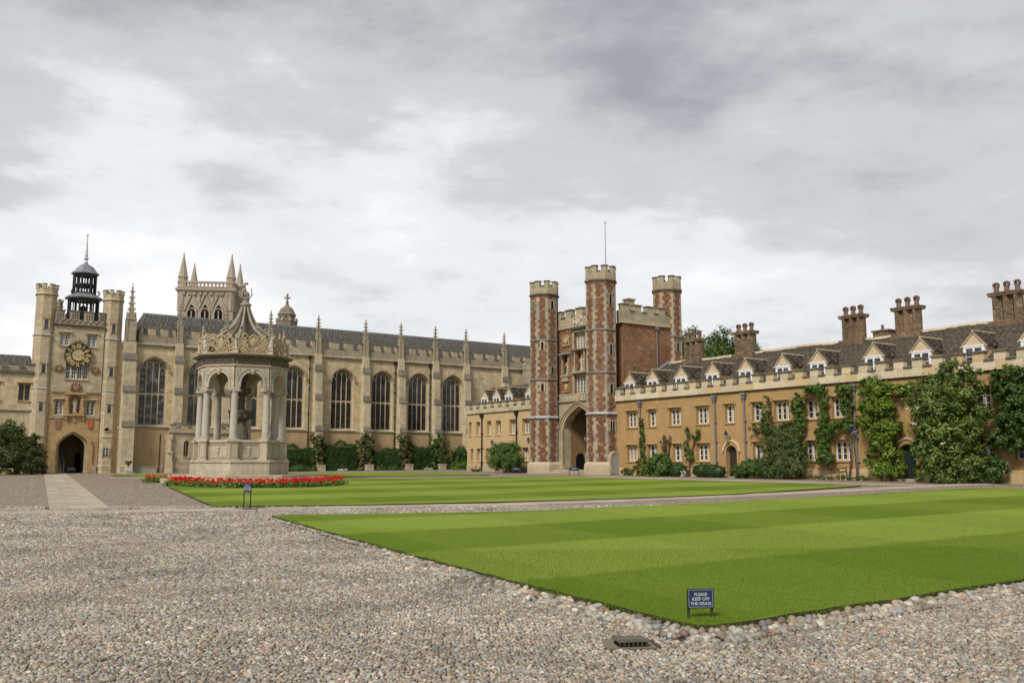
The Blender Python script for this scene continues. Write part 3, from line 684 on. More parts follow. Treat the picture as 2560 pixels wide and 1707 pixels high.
def shield(m,x,y,z,w,h,t=.06):
    pts=[(-.5,1),(.5,1),(.5,.45),(.36,.18),(0,0),(-.36,.18),(-.5,.45)]
    m.prism([(x+px*w,z+pz*h) for px,pz in pts],y-t,y)

# ---------------------------------------------------------------- chapel
chapel=thing('chapel','long pale limestone chapel with tall arched windows and spiky pinnacles behind the fountain','chapel',CHO,CHA)
WX=[-2.35,1.95,6.2,10.75,15.95,20.35,24.6,28.75]; HW=1.2; ZS,ZT,ZSP,ZA=5.12,7.93,10.1,11.2
wall_open(MB(),0,0,0,0,0,0,[])
m=MB(); wall_open(m,-5.6,46,4.9,12.3,0,.75,[(x-HW,x+HW,ZS,ZA,arch(x-HW,x+HW,ZSP,ZA,.22)) for x in WX]); m.build('wall',M['chapel_stone'],chapel)
MB().box(-5.6,46,-.07,.7,.3,4.82).build('lower_wall',M['render_wall'],chapel)
MB().box(-5.0,46,-.2,.5,.3,1.42).prismx([(-.2,1.42),(-.07,1.52),(-.07,1.42)],-5,46).build('plinth',M['plinth_stone'],chapel)
MB().prismx([(.3,4.82),(-.16,4.82),(-.16,4.88),(-.02,5.0),(.3,5.0)],-5.0,46).build('string_course',M['parapet_stone'],chapel)
MB().prismx([(.3,12.1),(-.05,12.1),(-.22,12.28),(-.22,12.38),(-.03,12.5),(.3,12.5)],-5.0,46).build('cornice',M['parapet_stone'],chapel)
BX=[(-.28,0),(4.0,0),(8.25,0),(13.15,0),(18.3,0),(22.35,0),(26.5,0),(30.35,0),(35.4,0),(40.5,0)]
for i,x in enumerate(WX):
    m=MB(); A=arch(x-HW,x+HW,ZSP,ZA,.22); f=.1
    inn=[(x-HW+f,ZS)]+arch(x-HW+f,x+HW-f,ZSP,ZA-f,.22)+[(x+HW-f,ZS)]; out=[(x-HW,ZS)]+A+[(x+HW,ZS)]
    m.ring(inn,out,.34,.52); lw=(2*HW-2*f)/4
    def top(px):
        for (x0,z0),(x1,z1) in zip(A,A[1:]):
            if x0<=px<=x1: return z0+(z1-z0)*(px-x0)/(x1-x0+1e-9)
        return ZSP
    for k in (1,2,3):
        mx=x-HW+f+lw*k; m.box(mx-.042,mx+.042,.36,.5,ZS,top(mx)-.04)
    m.box(x-HW+f,x+HW-f,.37,.49,ZT-.05,ZT+.06)
    for k in range(4):
        xa=x-HW+f+lw*k+.04; xb=xa+lw-.08
        for zt in (ZT-.05,):
            P=arch(xa,xb,zt-.26,zt-.01,.3,4); m.ring(P,[(q[0],zt) for q in P],.39,.47)
        zt=min(top(xa+.02),top(xb-.02))-.14; P=arch(xa,xb,zt-.34,zt,.35,4); m.ring([(q[0]*.86+(xa+xb)/2*.14,q[1]-.07) for q in P],P,.39,.47)
        xm=(xa+xb)/2; z1=top(xm)-.06
        if z1>zt+.1: m.box(xm-.03,xm+.03,.40,.46,zt-.03,z1)
    w=m.build('window',M['tracery_stone'],chapel)
    gm=M['chapel_glass_reflect'] if i<2 else M['chapel_glass']  # first two windows: blotchy grey reflection painted into the pane colour
    for k in range(4):
        xa=x-HW+f+lw*k+.004; xb=xa+lw-.008
        MB().box(xa,xb,.425,.44,ZS,ZT-.004).build('pane',gm,w)
        n=4; P=[(xa,ZT+.004),(xb,ZT+.004)]+[(xb-(xb-xa)*j/n,top(xb-(xb-xa)*j/n)-.02) for j in range(n+1)]
        MB().prism(P,.425,.44).build('pane',gm,w)
    h=.13; O=[(q[0]*1.0+(q[0]-x)*.13,q[1]+.16*(q[1]-ZSP)/(ZA-ZSP)+.02) for q in A]; I=[(x+(q[0]-x)*1.02,q[1]+.02) for q in A]
    mm=MB(); mm.ring(I,O,-.13,-.003); mm.box(O[0][0]-.1,I[0][0],-.15,-.003,ZSP-.22,ZSP+.02); mm.box(I[-1][0],O[-1][0]+.1,-.15,-.003,ZSP-.22,ZSP+.02)
    mm.build('hood_mould',M['parapet_stone'],w)
    MB().prismx([(.34,ZS-.02),(-.02,ZS-.14),(-.2,ZS-.2),(-.2,ZS-.12),(.34,ZS+.07)],x-HW-.2,x+HW+.2).build('sill',M['buttress_stone'],w)
def buttress(x,w=.68,big=0):
    m=MB(); d=[1.15+big,.95+big,.72+big*.6,.45]
    m.prismx([(.1,.3),(-d[0]-.12,.3),(-d[0]-.12,1.45),(-d[0],1.55),(-d[0],4.95),(-d[1],5.3),(-d[1],8.0),(-d[2],8.45),(-d[2],10.85),(-d[3],11.35),(-d[3],12.55),(.1,12.55)],x-w/2,x+w/2)
    b=m.build('buttress',M['buttress_stone'],chapel)
    for k,(z,zz) in enumerate(((4.95,5.3),(8.0,8.45),(10.85,11.35))):
        mm=MB(); y0,y1=-d[k]-.07,-d[k+1]; dz=zz-z
        mm.prismx([(y0,z-.12),(y0,z-.04),(y1,zz+.06),(y1,z-.12)],x-w/2-.05,x+w/2+.05); mm.build('weathering',M['coping_stone'],b)
    mm=MB(); s=1+.8*(big>0); pinnacle(mm,x,-.12,12.5,14.3+.1*(big>0),16.5+1.3*(big>0),.40*s); mm.build('pinnacle',M['parapet_stone'],b)
    return b
for x,bg in BX: buttress(x)
buttress(-4.55,1.0,.35)
xs=[-4.0]+[x for x,_ in BX]+[46]
for a,b in zip(xs,xs[1:]):
    a+=.3;b-=.3; L_=b-a; mw=L_*.205; gp=(L_-2*mw-2*mw*.4)/3
    o=MB().box(a-.08,b+.08,-.06,.3,12.5,13.22).build('parapet',M['parapet_stone'],chapel)
    x=a
    for w_,mer in ((mw*.4,1),(gp,0),(mw,1),(gp,0),(mw,1),(gp,0),(mw*.4,1)):
        c=x+w_/2
        if mer: piece('merlon',(w_,.36,.66),(c,.12,13.22),M['gate_ashlar'],o); piece('coping',(w_+.12,.5,.1),(c,.12,13.88),M['coping_stone'],o)
        else: piece('coping',(w_-.125,.5,.09),(c,.12,13.222),M['coping_stone'],o)
        x+=w_
# roof with a hipped west end
RY,RZ=4.6,15.8
m=MB(); m.loft([[(-4.0,.55,12.6),(46,.55,12.6),(46,8.6,12.6),(-4.0,8.6,12.6)],[(-2.5,RY-.05,RZ-.02),(46,RY-.05,RZ-.02),(46,RY+.05,RZ-.02),(-2.5,RY+.05,RZ-.02)]])
roof=m.build('roof',M['lead'],chapel)
slates('roof_slates',roof,(-4.0,.5,12.62),(46,.5,12.62),(-2.5,RY,RZ),(46,RY,RZ),.17,.34,M['grey_slate'],.02)
slates('roof_slates',roof,(-4.03,8.6,12.62),(-4.03,.5,12.62),(-2.52,RY+.05,RZ),(-2.52,RY-.05,RZ),.2,.4,M['grey_slate'],.02)
MB().tube([(-2.6,RY,RZ+.02),(46,RY,RZ+.02)],.07,6).build('ridge',M['lead'],roof)
for x in (12.35,21.75,25.9):
    m=MB(); m.tube([(x,-.14,1.4),(x,-.14,12.0)],.055,8)
    for z in (4,6.5,9,11): m.box(x-.09,x+.09,-.2,-.02,z,z+.08)
    m.loft([[(x-.1,-.22,11.9),(x+.1,-.22,11.9),(x+.1,-.04,11.9),(x-.1,-.04,11.9)],[(x-.16,-.28,12.3),(x+.16,-.28,12.3),(x+.16,-.02,12.3),(x-.16,-.02,12.3)]]); m.build('drainpipe',M['iron_black'],chapel)
# low porch against the chapel, mostly hidden by the fountain
m=MB(); PY=-2.2
wall_open(m,-1.1,4.3,.4,4.4,PY,PY+.4,[(.02,.46,2.3,3.75,arch(.02,.46,3.5,3.75,.4,4)),(1.05,1.95,1.0,3.35,arch(1.05,1.95,2.75,3.35,.3,5))])
m.box(-1.1,-.7,PY+.4,-.02,.4,4.4); m.box(3.9,4.3,PY+.4,-.02,.4,4.4); m.box(-1.1,4.3,PY+.4,0,4.2,4.4)
porch=m.build('porch',M['tower_stone'],chapel)
MB().box(-1.2,1.0,PY-.1,PY,.4,1.75).box(2.0,4.4,PY-.1,PY,.4,1.75).build('plinth',M['plinth_stone'],porch)
MB().box(.02,.46,PY+.3,PY+.33,2.3,3.75).build('pane',M['chapel_glass'],porch); MB().box(1.05,1.95,PY+.34,PY+.38,.9,3.35).build('door',M['door_wood'],porch)
MB().box(.21,.27,PY+.2,PY+.29,2.3,3.7).box(-.06,.54,PY-.06,PY,2.2,2.3).build('window_frame',M['tracery_stone'],porch)
MB().prismx([(PY,4.25),(PY-.18,4.4),(PY-.18,4.5),(PY+.3,4.5),(PY+.3,4.25)],-1.35,4.5).build('cornice',M['parapet_stone'],porch)
MB().box(-1.2,4.4,PY-.04,PY+.25,4.5,4.78).build('parapet',M['gate_ashlar'],porch)
x=-1.2
while x<4.2:
    piece('merlon',(.5,.3,.3),(x+.25,PY+.1,4.78),M['gate_ashlar'],porch); piece('coping',(.58,.4,.07),(x+.25,PY+.1,5.08),M['coping_stone'],porch); x+=1.0
m=MB(); m.box(-1.45,-.95,PY-.4,PY,.4,1.85); m.box(-1.38,-1.02,PY-.32,PY,1.85,2.6); m.box(-1.45,-.95,PY-.4,PY,2.6,2.72); statue(m,-1.2,PY-.2,2.72,1.0); m.box(-1.4,-1.0,PY-.25,PY,3.8,4.25); m.build('buttress',M['buttress_stone'],porch)
MB().tube([(-1.62,-.5,1.0),(-1.62,-.5,4.3)],.06,8).build('drainpipe',M['iron_black'],chapel)

# ---------------------------------------------------------------- clock tower
clock=thing('clock_tower','tall stone gate tower with gilded clock, twin turrets and dark wooden bell cupola','clock tower',chw(-8.7,0),CHA)
# parts are laid out in the chapel frame; shift them into the tower's own frame
def T(mb): mb.v=[(x+8.7,y,z) for x,y,z in mb.v]; return mb
def tb(mb,name,mat,parent=None,**k): return T(mb).build(name,M[mat],parent or clock,**k)
FY=-.15; ops=[(-9.98,-7.46,.3,4.42,arch(-9.98,-7.46,3.2,4.42,.45)),(-10.22,-9.42,11.75,12.85,None),(-8.06,-7.26,11.75,12.85,None),(-9.62,-7.8,8.88,10.3,None),(-10.3,-9.55,5.8,7.1,None),(-7.85,-7.08,5.8,7.1,None),(-9.12,-8.3,6.0,7.55,arch(-9.12,-8.3,7.1,7.55,.0))]
up=[o for o in ops if o[2]>7.9]; lo=[o for o in ops if o[2]<7.9]
m=MB(); wall_open(m,-10.75,-6.7,7.85,13.6,FY,.55,up); tb(m,'wall','tower_stone')
m=MB(); wall_open(m,-10.75,-6.7,.3,7.85,FY-.01,.56,lo); tb(m,'wall','ochre_stone')
m=MB(); m.box(-11.2,-10.1,.6,5.4,.3,5.2); m.box(-7.3,-6.1,.6,5.4,.3,5.2); m.box(-11.2,-6.1,.6,5.4,5.2,13.9); tb(m,'body','tower_stone')
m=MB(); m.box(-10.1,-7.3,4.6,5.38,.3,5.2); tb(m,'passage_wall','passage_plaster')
m=MB(); 
for i in range(11): m.box(-10.08,-9.15,1.4+i*.28,4.6,.9+i*.18-.4,.9+(i+1)*.18)
st=tb(m,'stair','plinth_stone'); tb(MB().tube([(-9.1,1.2,1.75),(-9.1,4.2,3.75)],.035,6).tube([(-9.1,1.2,.9),(-9.1,1.2,1.75)],.03,6),'handrail','pale_lead',st)
tb(MB().box(-7.75,-7.35,4.3,4.55,.9,2.6),'passage_door','dark_void')
A=[(-9.98,.9)]+ops[0][4]+[(-7.46,.9)]; O=[(-10.32,.9)]+arch(-10.32,-7.12,3.25,4.85,.45)+[(-7.12,.9)]
ar=tb(MB().ring(A,O,FY-.14,FY-.012),'arch','ochre_stone'); A2=[(-9.75,.9)]+arch(-9.75,-7.69,3.15,4.2,.45)+[(-7.69,.9)]
tb(MB().ring([(x,z) for x,z in A2],[(x,z) for x,z in A],.1,.3),'arch_moulding','tower_stone',ar)
tb(MB().box(-10.75,-10.32,FY-.16,FY-.02,.3,1.55).box(-7.1,-6.75,FY-.16,FY-.02,.3,1.55),'plinth','plinth_stone')
for (xa,xb,za,zb,_),n,fr in ((ops[1],2,'tower_stone'),(ops[2],2,'tower_stone'),(ops[3],4,'tower_stone'),(ops[4],2,'ochre_stone'),(ops[5],2,'ochre_stone')):
    wnd(clock,(xa+xb)/2+8.7,za,xb-xa,zb-za,n,FY+.14,fr,wall_y=FY-.01,hood=n==2,sill=True,bars=3,vbar=1 if zb>8 else 0,hood_mat='tower_stone',arched=n==2)
tb(MB().box(-9.12,-8.3,.35,.5,6.0,7.55),'niche','ochre_stone')
m=MB(); statue(m,-8.71,.02,6.05,1.22); tb(m,'statue','statue_stone',smooth=False)
m=MB(); m.box(-9.5,-7.95,FY-.3,FY,5.72,5.86); m.box(-9.42,-9.2,FY-.24,FY-.012,5.86,6.5); m.box(-8.24,-8.02,FY-.24,FY-.012,5.86,6.5)
for x in (-9.31,-8.13): m.tube([(x,FY-.12,6.5),(x,FY-.12,7.55)],[.075,.06],8)
m.box(-9.55,-7.9,FY-.25,FY-.012,7.55,7.7); m.box(-9.45,-9.3,FY-.2,FY-.012,5.4,5.72); m.box(-8.1,-7.95,FY-.2,FY-.012,5.4,5.72); tb(m,'niche_frame','ochre_stone')
tb(MB().box(-10.6,-9.56,FY-.12,FY-.012,7.72,7.86).box(-7.89,-6.85,FY-.12,FY-.012,7.72,7.86),'string_course','parapet_stone')
tb(MB().box(-10.7,-9.55,FY-.10,FY-.012,5.5,5.7).box(-7.9,-6.75,FY-.10,FY-.012,5.5,5.7),'string_course','parapet_stone')
m=MB(); m.box(-10.7,-6.75,FY-.02,.2,13.58,14.05); tb(m,'carved_band','parapet_stone'); 
m=MB(); m.prismx([(FY,13.4),(FY-.2,13.52),(FY-.2,13.6),(FY,13.68)],-10.75,-6.7); tb(m,'cornice','coping_stone')
m=MB(); x=-10.6
while x<-6.9:
    for k in (0,1): m.tube([(x+.22+.2*math.cos(PI*t/6)*(1 if k else -1),FY-.05,13.72+.28*math.sin(PI*t/6)) for t in range(4)],.03,5)
    x+=.46
tb(m,'scroll_carving','coping_stone')
for x in (-10.3,-9.15,-8.0,-6.95):
    w=.75 if x<-7 else .5; o=piece('merlon',(w,.3,.7),(x+8.7,.02,14.05),M['parapet_stone'],clock); piece('coping',(w+.1,.42,.09),(x+8.7,.02,14.75),M['coping_stone'],o)
    for k in (-.2,0,.2): piece('panel',(.05,.05,.5),(x+8.7+k*w/.75,-.15,14.12),M['coping_stone'],o)
# painted shields and royal arms
def arms(x,z,w,h,parent,beasts=True,field=('heraldic_blue','heraldic_red')):
    y=FY-.03
    if beasts:
        m=MB()
        for s in (-1,1):
            m.tube([(x+s*w*.95,y-.04,z),(x+s*w*.7,y-.06,z+h*.35),(x+s*w*.85,y-.06,z+h*.7),(x+s*w*.6,y-.08,z+h*.95)],[.05,.09,.075,.05],6); m.ell((x+s*w*.6,y-.1,z+h),(.08,.07,.07),6,4); m.tube([(x+s*w*.75,y-.08,z+h*.6),(x+s*w*.5,y-.1,z+h*.55)],.035,5)
        m.tube([(x-w,y-.05,z-.02),(x,y-.07,z-.06),(x+w,y-.05,z-.02)],.04,5); m.ell((x,y-.05,z+h*1.12),(.1,.06,.09),7,4); c=tb(m,'coat_of_arms','terracotta',parent)
    m=MB(); shield(m,x,y,z,w,h,.07); sh=tb(m,'shield','gold',parent)
    m=MB(); m.prism([(x-w*.46,z+h*.97),(x-.01,z+h*.97),(x-.01,z+h*.52),(x-w*.46,z+h*.52)],y-.085,y-.071); m.prism([(x+.01,z+h*.48),(x+w*.44,z+h*.48),(x+w*.3,z+h*.2),(x+.01,z+h*.06)],y-.085,y-.071); tb(m,'quarter',field[0],sh)
    m=MB(); m.prism([(x+.01,z+h*.97),(x+w*.46,z+h*.97),(x+w*.46,z+h*.52),(x+.01,z+h*.52)],y-.085,y-.071); m.prism([(x-w*.44,z+h*.48),(x-.01,z+h*.48),(x-.01,z+h*.06),(x-w*.3,z+h*.2)],y-.085,y-.071); tb(m,'quarter',field[1],sh)
    m=MB()
    for sx in (-.24,.24):
        for k in range(3): m.ell((x+sx*w,y-.09,z+h*(.62+.13*k)),(.05*w/.5,.02,.028),6,3); m.ell((x+sx*w*.85,y-.09,z+h*(.2+.12*k)),(.045*w/.5,.02,.026),6,3)
    tb(m,'charge','gold',sh)
arms(-8.74,7.95,.42,.52,clock); arms(-10.03,4.62,.56,.74,clock,False); arms(-7.5,4.62,.56,.74,clock,False,('heraldic_red','heraldic_red')); arms(-8.72,5.2,.3,.42,clock,False,('sign_white','heraldic_red'))
arms(-10.15,9.55,.32,.4,clock,True); arms(-7.28,9.55,.32,.4,clock,True)
# clock
CX,CZ,CR=-8.72,10.95,1.06; cy=FY-.2
m=MB(); m.loft([[(CX+CR*math.cos(2*PI*i/32),y,CZ+CR*math.sin(2*PI*i/32)) for i in range(32)] for y in (FY-.013,cy)]); cf=tb(m,'clock_face','iron_black')
m=MB(); m.ring([(CX+CR*math.cos(2*PI*i/32),CZ+CR*math.sin(2*PI*i/32)) for i in range(33)],[(CX+(CR+.06)*math.cos(2*PI*i/32),CZ+(CR+.06)*math.sin(2*PI*i/32)) for i in range(33)],cy-.05,FY-.02); m.tube([(CX-.3,cy,CZ+CR+.05),(CX,cy,CZ+CR+.2),(CX+.3,cy,CZ+CR+.05)],.06,6); tb(m,'clock_rim','coping_stone',cf)
m=MB(); m.loft([[(CX+.5*math.cos(2*PI*i/24),y,CZ+.5*math.sin(2*PI*i/24)) for i in range(24)] for y in (cy-.001,cy-.02)]); tb(m,'clock_centre','tower_stone',cf)
m=MB(); m.ring([(CX+.5*math.cos(2*PI*i/32),CZ+.5*math.sin(2*PI*i/32)) for i in range(33)],[(CX+.53*math.cos(2*PI*i/32),CZ+.53*math.sin(2*PI*i/32)) for i in range(33)],cy-.03,cy-.002); tb(m,'inner_ring','iron_black',cf)
ROM=['XII','I','II','III','IIII','V','VI','VII','VIII','IX','X','XI']; GW={'I':.06,'V':.15,'X':.15}
for h,num in enumerate(ROM):
    m=MB(); tot=sum(GW[c]+.025 for c in num)-.025; u=-tot/2; th=PI/2-h*PI/6; er=(math.cos(th),math.sin(th)); et=(er[1],-er[0]); r0,r1=.58,.96
    def bar(u0,v0,u1,v1,w):
        P=[]
        for uu,vv,s in ((u0,v0,-1),(u0,v0,1),(u1,v1,1),(u1,v1,-1)):
            P.append((CX+er[0]*vv+et[0]*(uu+s*w/2),CZ+er[1]*vv+et[1]*(uu+s*w/2)))
        m.prism(P,cy-.03,cy-.002)
    for c in num:
        w=GW[c]; a,b=u,u+w
        if c=='I': bar(u+w/2,r0,u+w/2,r1,.05)
        elif c=='V': bar(u+w/2,r0,a+.02,r1,.05); bar(u+w/2,r0,b-.02,r1,.03)
        else: bar(a+.02,r1,b-.02,r0,.05); bar(b-.02,r1,a+.02,r0,.03)
        bar(a-.005,r0+.012,b+.005,r0+.012,.025) if False else None
        m.prism([(CX+er[0]*vv+et[0]*uu,CZ+er[1]*vv+et[1]*uu) for uu,vv in ((a-.01,r1-.02),(b+.01,r1-.02),(b+.01,r1+.012),(a-.01,r1+.012))],cy-.031,cy-.002)
        u+=w+.025
    tb(m,'numeral','gold',cf)
    m=MB(); q=th-PI/12; m.prism([(CX+math.cos(q+d)*r,CZ+math.sin(q+d)*r) for d,r in ((-.045,.72),(-.045,.80),(.045,.80),(.045,.72))],cy-.02,cy-.002); tb(m,'marker','gold',cf)
for nm,th,ln,w,yy in (('minute_hand',PI/2-R(62),.98,.06,.075),('hour_hand',PI/2-R(125),.62,.085,.05)):
    c,s=math.cos(th),math.sin(th); m=MB(); m.prism([(CX+c*a-s*b,CZ+s*a+c*b) for a,b in ((-.12,-.03),(-.12,.03),(ln*.7,w/2),(ln*.78,w*.9),(ln,0),(ln*.78,-w*.9),(ln*.7,-w/2))],cy-yy-.015,cy-yy); tb(m,nm,'gold',cf)
# octagonal turrets
for sx,name in ((-11.35,'l'),(-6.0,'r')):
    m=MB(); m.octa(0,0,[(.9,.3),(.9,1.5),(.84,1.6),(.84,3.9),(.88,3.93),(.88,4.0),(.84,4.05),(.84,7.9),(.8,8.05),(.8,12.45),(.78,12.6),(.78,15.9),(.86,16.0),(.86,16.08),(.8,16.15),(.8,16.55)])
    t=m.build('turret',M['tower_stone'],clock,(sx+8.7,.45,0))
    for z in (7.92,12.48): MB().octa(0,0,[(.86,z),(.89,z+.04),(.80,z+.12)]).build('lead_band',M['pale_lead'],t,(sx+8.7,.45,0))
    MB().octa(0,0,[(.8,15.93),(.88,16.02),(.8,16.1)]).build('string_course',M['coping_stone'],t,(sx+8.7,.45,0))
    for k in range(8):
        a=PI/8+k*PI/4; o=piece('merlon',(.3,.26,.33),(sx+8.7+.74*math.cos(a),.45+.74*math.sin(a),16.55),M['tower_stone'],t,a); piece('coping',(.36,.34,.07),(sx+8.7+.74*math.cos(a),.45+.74*math.sin(a),16.88),M['coping_stone'],t,a)
    for z0,h in ((13.1,.75),(9.3,.7),(6.05,.7)):
        m=MB(); y=.45-.86; m.ring([(-.15,z0),(-.15,z0+h),(.15,z0+h),(.15,z0)],[(-.26,z0-.1),(-.26,z0+h+.1),(.26,z0+h+.1),(.26,z0-.1)],y,.45-.7); m.box(-.34,.34,y-.06,.45-.7,z0+h+.1,z0+h+.17)
        w=m.build('window',M['tracery_stone'],t,(sx+8.7,0,0)); MB().box(-.15,.15,.45-.845,.45-.7,z0,z0+h).build('pane',M['window_glass'],w,(sx+8.7,0,0))
m=MB(); m.ring([(-6.3,2.35),(-6.3,3.0),(-5.92,3.0),(-5.92,2.35)],[(-6.42,2.25),(-6.42,3.12),(-5.8,3.12),(-5.8,2.25)],-.48,-.36); w=tb(m,'window','tower_stone'); tb(MB().box(-6.13,-6.09,-.47,-.43,2.35,3.0).box(-6.3,-5.92,-.465,-.43,2.55,2.58).box(-6.3,-5.92,-.465,-.43,2.78,2.81),'casement','white_paint',w); tb(MB().box(-6.3,-5.92,-.43,-.3,2.35,3.0),'pane','dark_void',w)
m=MB(); E=lambda r,k:[(-6.1+r*1.35*math.cos(2*PI*i/16),4.62+r*math.sin(2*PI*i/16)) for i in range(17)]; m.ring(E(.14,0),E(.2,0),-.5,-.36); w=tb(m,'window','tower_stone'); tb(MB().prism(E(.14,0)[:-1],-.43,-.38),'pane','dark_void',w)
m=MB(); m.octa(0,0,[(.5,12),(.5,15.6),(.56,15.66),(.5,15.74),(.5,16.1)]); t=m.build('turret',M['tower_stone'],clock,(-10.1+8.7,4.2,0))
for k in range(8):
    a=PI/8+k*PI/4; piece('merlon',(.2,.2,.25),(-1.4+.46*math.cos(a),4.2+.46*math.sin(a),16.1),M['tower_stone'],t,a)
# bell cupola
QX,QY=.55,2.4
cup=MB().octa(0,0,[(1.35,13.9),(1.35,14.9),(1.2,14.95),(1.2,15.0)]).build('cupola',M['cupola_wood'],clock,(QX,QY,0))
def stage(z0,z1,a,n,open0,open1,nb):
    m=MB(); k=1/math.cos(PI/8)
    for i in range(8):
        t0=PI/8+i*PI/4; m.tube([(a*k*math.cos(t0),a*k*math.sin(t0),z0),(a*k*math.cos(t0),a*k*math.sin(t0),z1)],.09,6)
        t1=t0+PI/4; p,q=Vector((a*k*math.cos(t0),a*k*math.sin(t0),0)),Vector((a*k*math.cos(t1),a*k*math.sin(t1),0))
        for zz,hh in [(z0,open0-z0),(open1,z1-open1)]: 
            d=(q-p).normalized(); nn=Vector((d.y,-d.x,0))*.05
            m.loft([[p+nn+Vector((0,0,zz)),q+nn+Vector((0,0,zz)),q-nn+Vector((0,0,zz)),p-nn+Vector((0,0,zz))],[p+nn+Vector((0,0,zz+hh)),q+nn+Vector((0,0,zz+hh)),q-nn+Vector((0,0,zz+hh)),p-nn+Vector((0,0,zz+hh))]])
        for b in range(1,nb+1):
            r=p.lerp(q,b/(nb+1)); m.tube([(r.x,r.y,open0),(r.x,r.y,open1)],.045,6)
    return m
stage(15.0,16.25,1.15,8,15.05,16.08,2).build('bell_stage',M['cupola_wood'],cup,(QX,QY,0))
m=MB(); m.octa(0,0,[(1.2,16.2),(1.5,16.28),(1.5,16.36),(.95,16.72)]); m.build('eaves',M['lead'],cup,(QX,QY,0))
stage(16.7,17.5,.86,8,16.86,17.42,2).build('lantern_stage',M['cupola_wood'],cup,(QX,QY,0)); stage(17.55,18.55,.86,8,17.64,18.38,2).build('lantern_stage',M['cupola_wood'],cup,(QX,QY,0))
m=MB(); m.octa(0,0,[(.94,17.46),(.97,17.52),(.94,17.58)]); m.build('lantern_band',M['cupola_wood'],cup,(QX,QY,0))
m=MB(); m.octa(0,0,[(.95,18.5),(1.12,18.56),(1.12,18.62),(.95,18.75),(.78,18.98),(.68,19.15),(.5,19.32),(.2,19.5),(.13,19.7)]); m.build('dome',M['lead'],cup,(QX,QY,0))
m=MB(); m.lathe([(.16,19.65),(.1,19.85),(.2,19.95),(.2,20.1),(.1,20.2),(.14,20.35),(.11,20.5),(.05,21.6),(.03,22.1)],8); m.ell((0,0,22.2),(.09,.09,.12),8,5); m.build('spire',M['pale_lead'],cup,(QX,QY,0))
m=MB(); m.loft([[(r*math.cos(2*PI*i/12),r*math.sin(2*PI*i/12),z) for i in range(12)] for r,z in ((.36,15.15),(.3,15.3),(.22,15.6),(.1,15.72))]); m.build('bell',M['rust_iron'],cup,(QX,QY,0))
for s in (-1,1):
    m=MB(); m.tube([(s*1.05,-.75,16.6),(s*1.18,-.8,16.8),(s*1.1,-.75,16.98),(s*.98,-.7,16.9)],.07,6); m.build('scroll_bracket',M['cupola_wood'],cup,(QX,QY,0))
# ---------------------------------------------------------------- stone range left of the clock tower
lr=thing('stone_range','low limestone range with battlements at the left edge beside the clock tower','building',chw(-12.2,0),CHA)
def lb(mb,name,mat,parent=None): mb.v=[(x+12.2,y,z) for x,y,z in mb.v]; return mb.build(name,M[mat],parent or lr)
LW=[(-13.06,-12.16),(-15.4,-14.4),(-18.2,-17.2),(-20.5,-19.5)]
m=MB(); wall_open(m,-24,-12.0,.3,9.3,0,.6,[(a,b,6.9,8.36,None) for a,b in LW]); lb(m,'wall','chapel_stone')
for a,b in LW: wnd(lr,(a+b)/2+12.2,6.9,b-a,1.46,2,.2,'ochre_stone',glass='chapel_glass',hood_mat='ochre_stone',casement=False)
lb(MB().prismx([(.2,6.05),(-.12,6.05),(-.12,6.12),(0,6.22),(.2,6.22)],-24,-12),'string_course','parapet_stone'); lb(MB().prismx([(.2,9.1),(-.2,9.22),(-.2,9.32),(.2,9.4)],-24,-12),'cornice','coping_stone')
crenels(lr,-11.8,.25,-.06,9.4,9.62,9.95,.75,.55,.35,M['parapet_stone'],M['coping_stone'],.3)
m=MB(); m.prismx([(.4,9.3),(7.6,9.3),(4,11.05)],-24,-11.9); r=lb(m,'roof','lead'); slates('roof_slates',r,(-11.8,.35,9.32),(.2,.35,9.32),(-11.8,4,11.1),(.2,4,11.1),.18,.34,M['grey_slate'],.02)
# ---------------------------------------------------------------- great gatehouse
gate=thing('gatehouse','tall red brick gatehouse with octagonal battlemented turrets and a pointed archway','gatehouse',erw(-5,0),ERA)
def gb(mb,name,mat,parent=None,**k): mb.v=[(x+5,y,z) for x,y,z in mb.v]; return mb.build(name,M[mat] if isinstance(mat,str) else mat,parent or gate,**k)
GC=-4.98; GY=.45
gop=[(GC-2.12,GC+2.12,.3,6.4,arch(GC-2.12,GC+2.12,4.6,6.4,.42,9)),(GC-.78,GC+.78,7.45,9.08,None),(GC-.75,GC+.75,11.25,12.62,None),(GC-.46,GC+.46,9.3,11.15,arch(GC-.46,GC+.46,10.75,11.15,.0)),(-7.25,-6.55,9.15,10.85,None),(-3.42,-2.72,9.15,10.85,None)]
m=MB(); wall_open(m,-8.9,-1.1,6.9,13.1,GY,1.0,[o for o in gop if o[2]>6]); gb(m,'front_wall','wall_brick')
m=MB(); wall_open(m,-8.9,-1.1,.3,6.9,GY-.12,1.0,[gop[0]]); gb(m,'gate_surround','gate_ashlar')
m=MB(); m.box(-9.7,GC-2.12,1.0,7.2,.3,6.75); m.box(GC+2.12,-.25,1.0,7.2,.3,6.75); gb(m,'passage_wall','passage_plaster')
m=MB(); m.box(-9.72,-.23,1.003,7.22,6.75,12.9); m.box(-.26,-.226,.6,7.22,.3,6.75); gb(m,'side_wall','wall_brick')
m=MB(); m.box(GC-2.12,GC+2.12,6.6,6.8,.3,6.75); gb(m,'gate_door','door_wood')
for i in range(7): piece('door_plank',(.5,.04,4.6),(GC+5-1.6+i*.53,6.57,.9),M['door_wood'],gate)
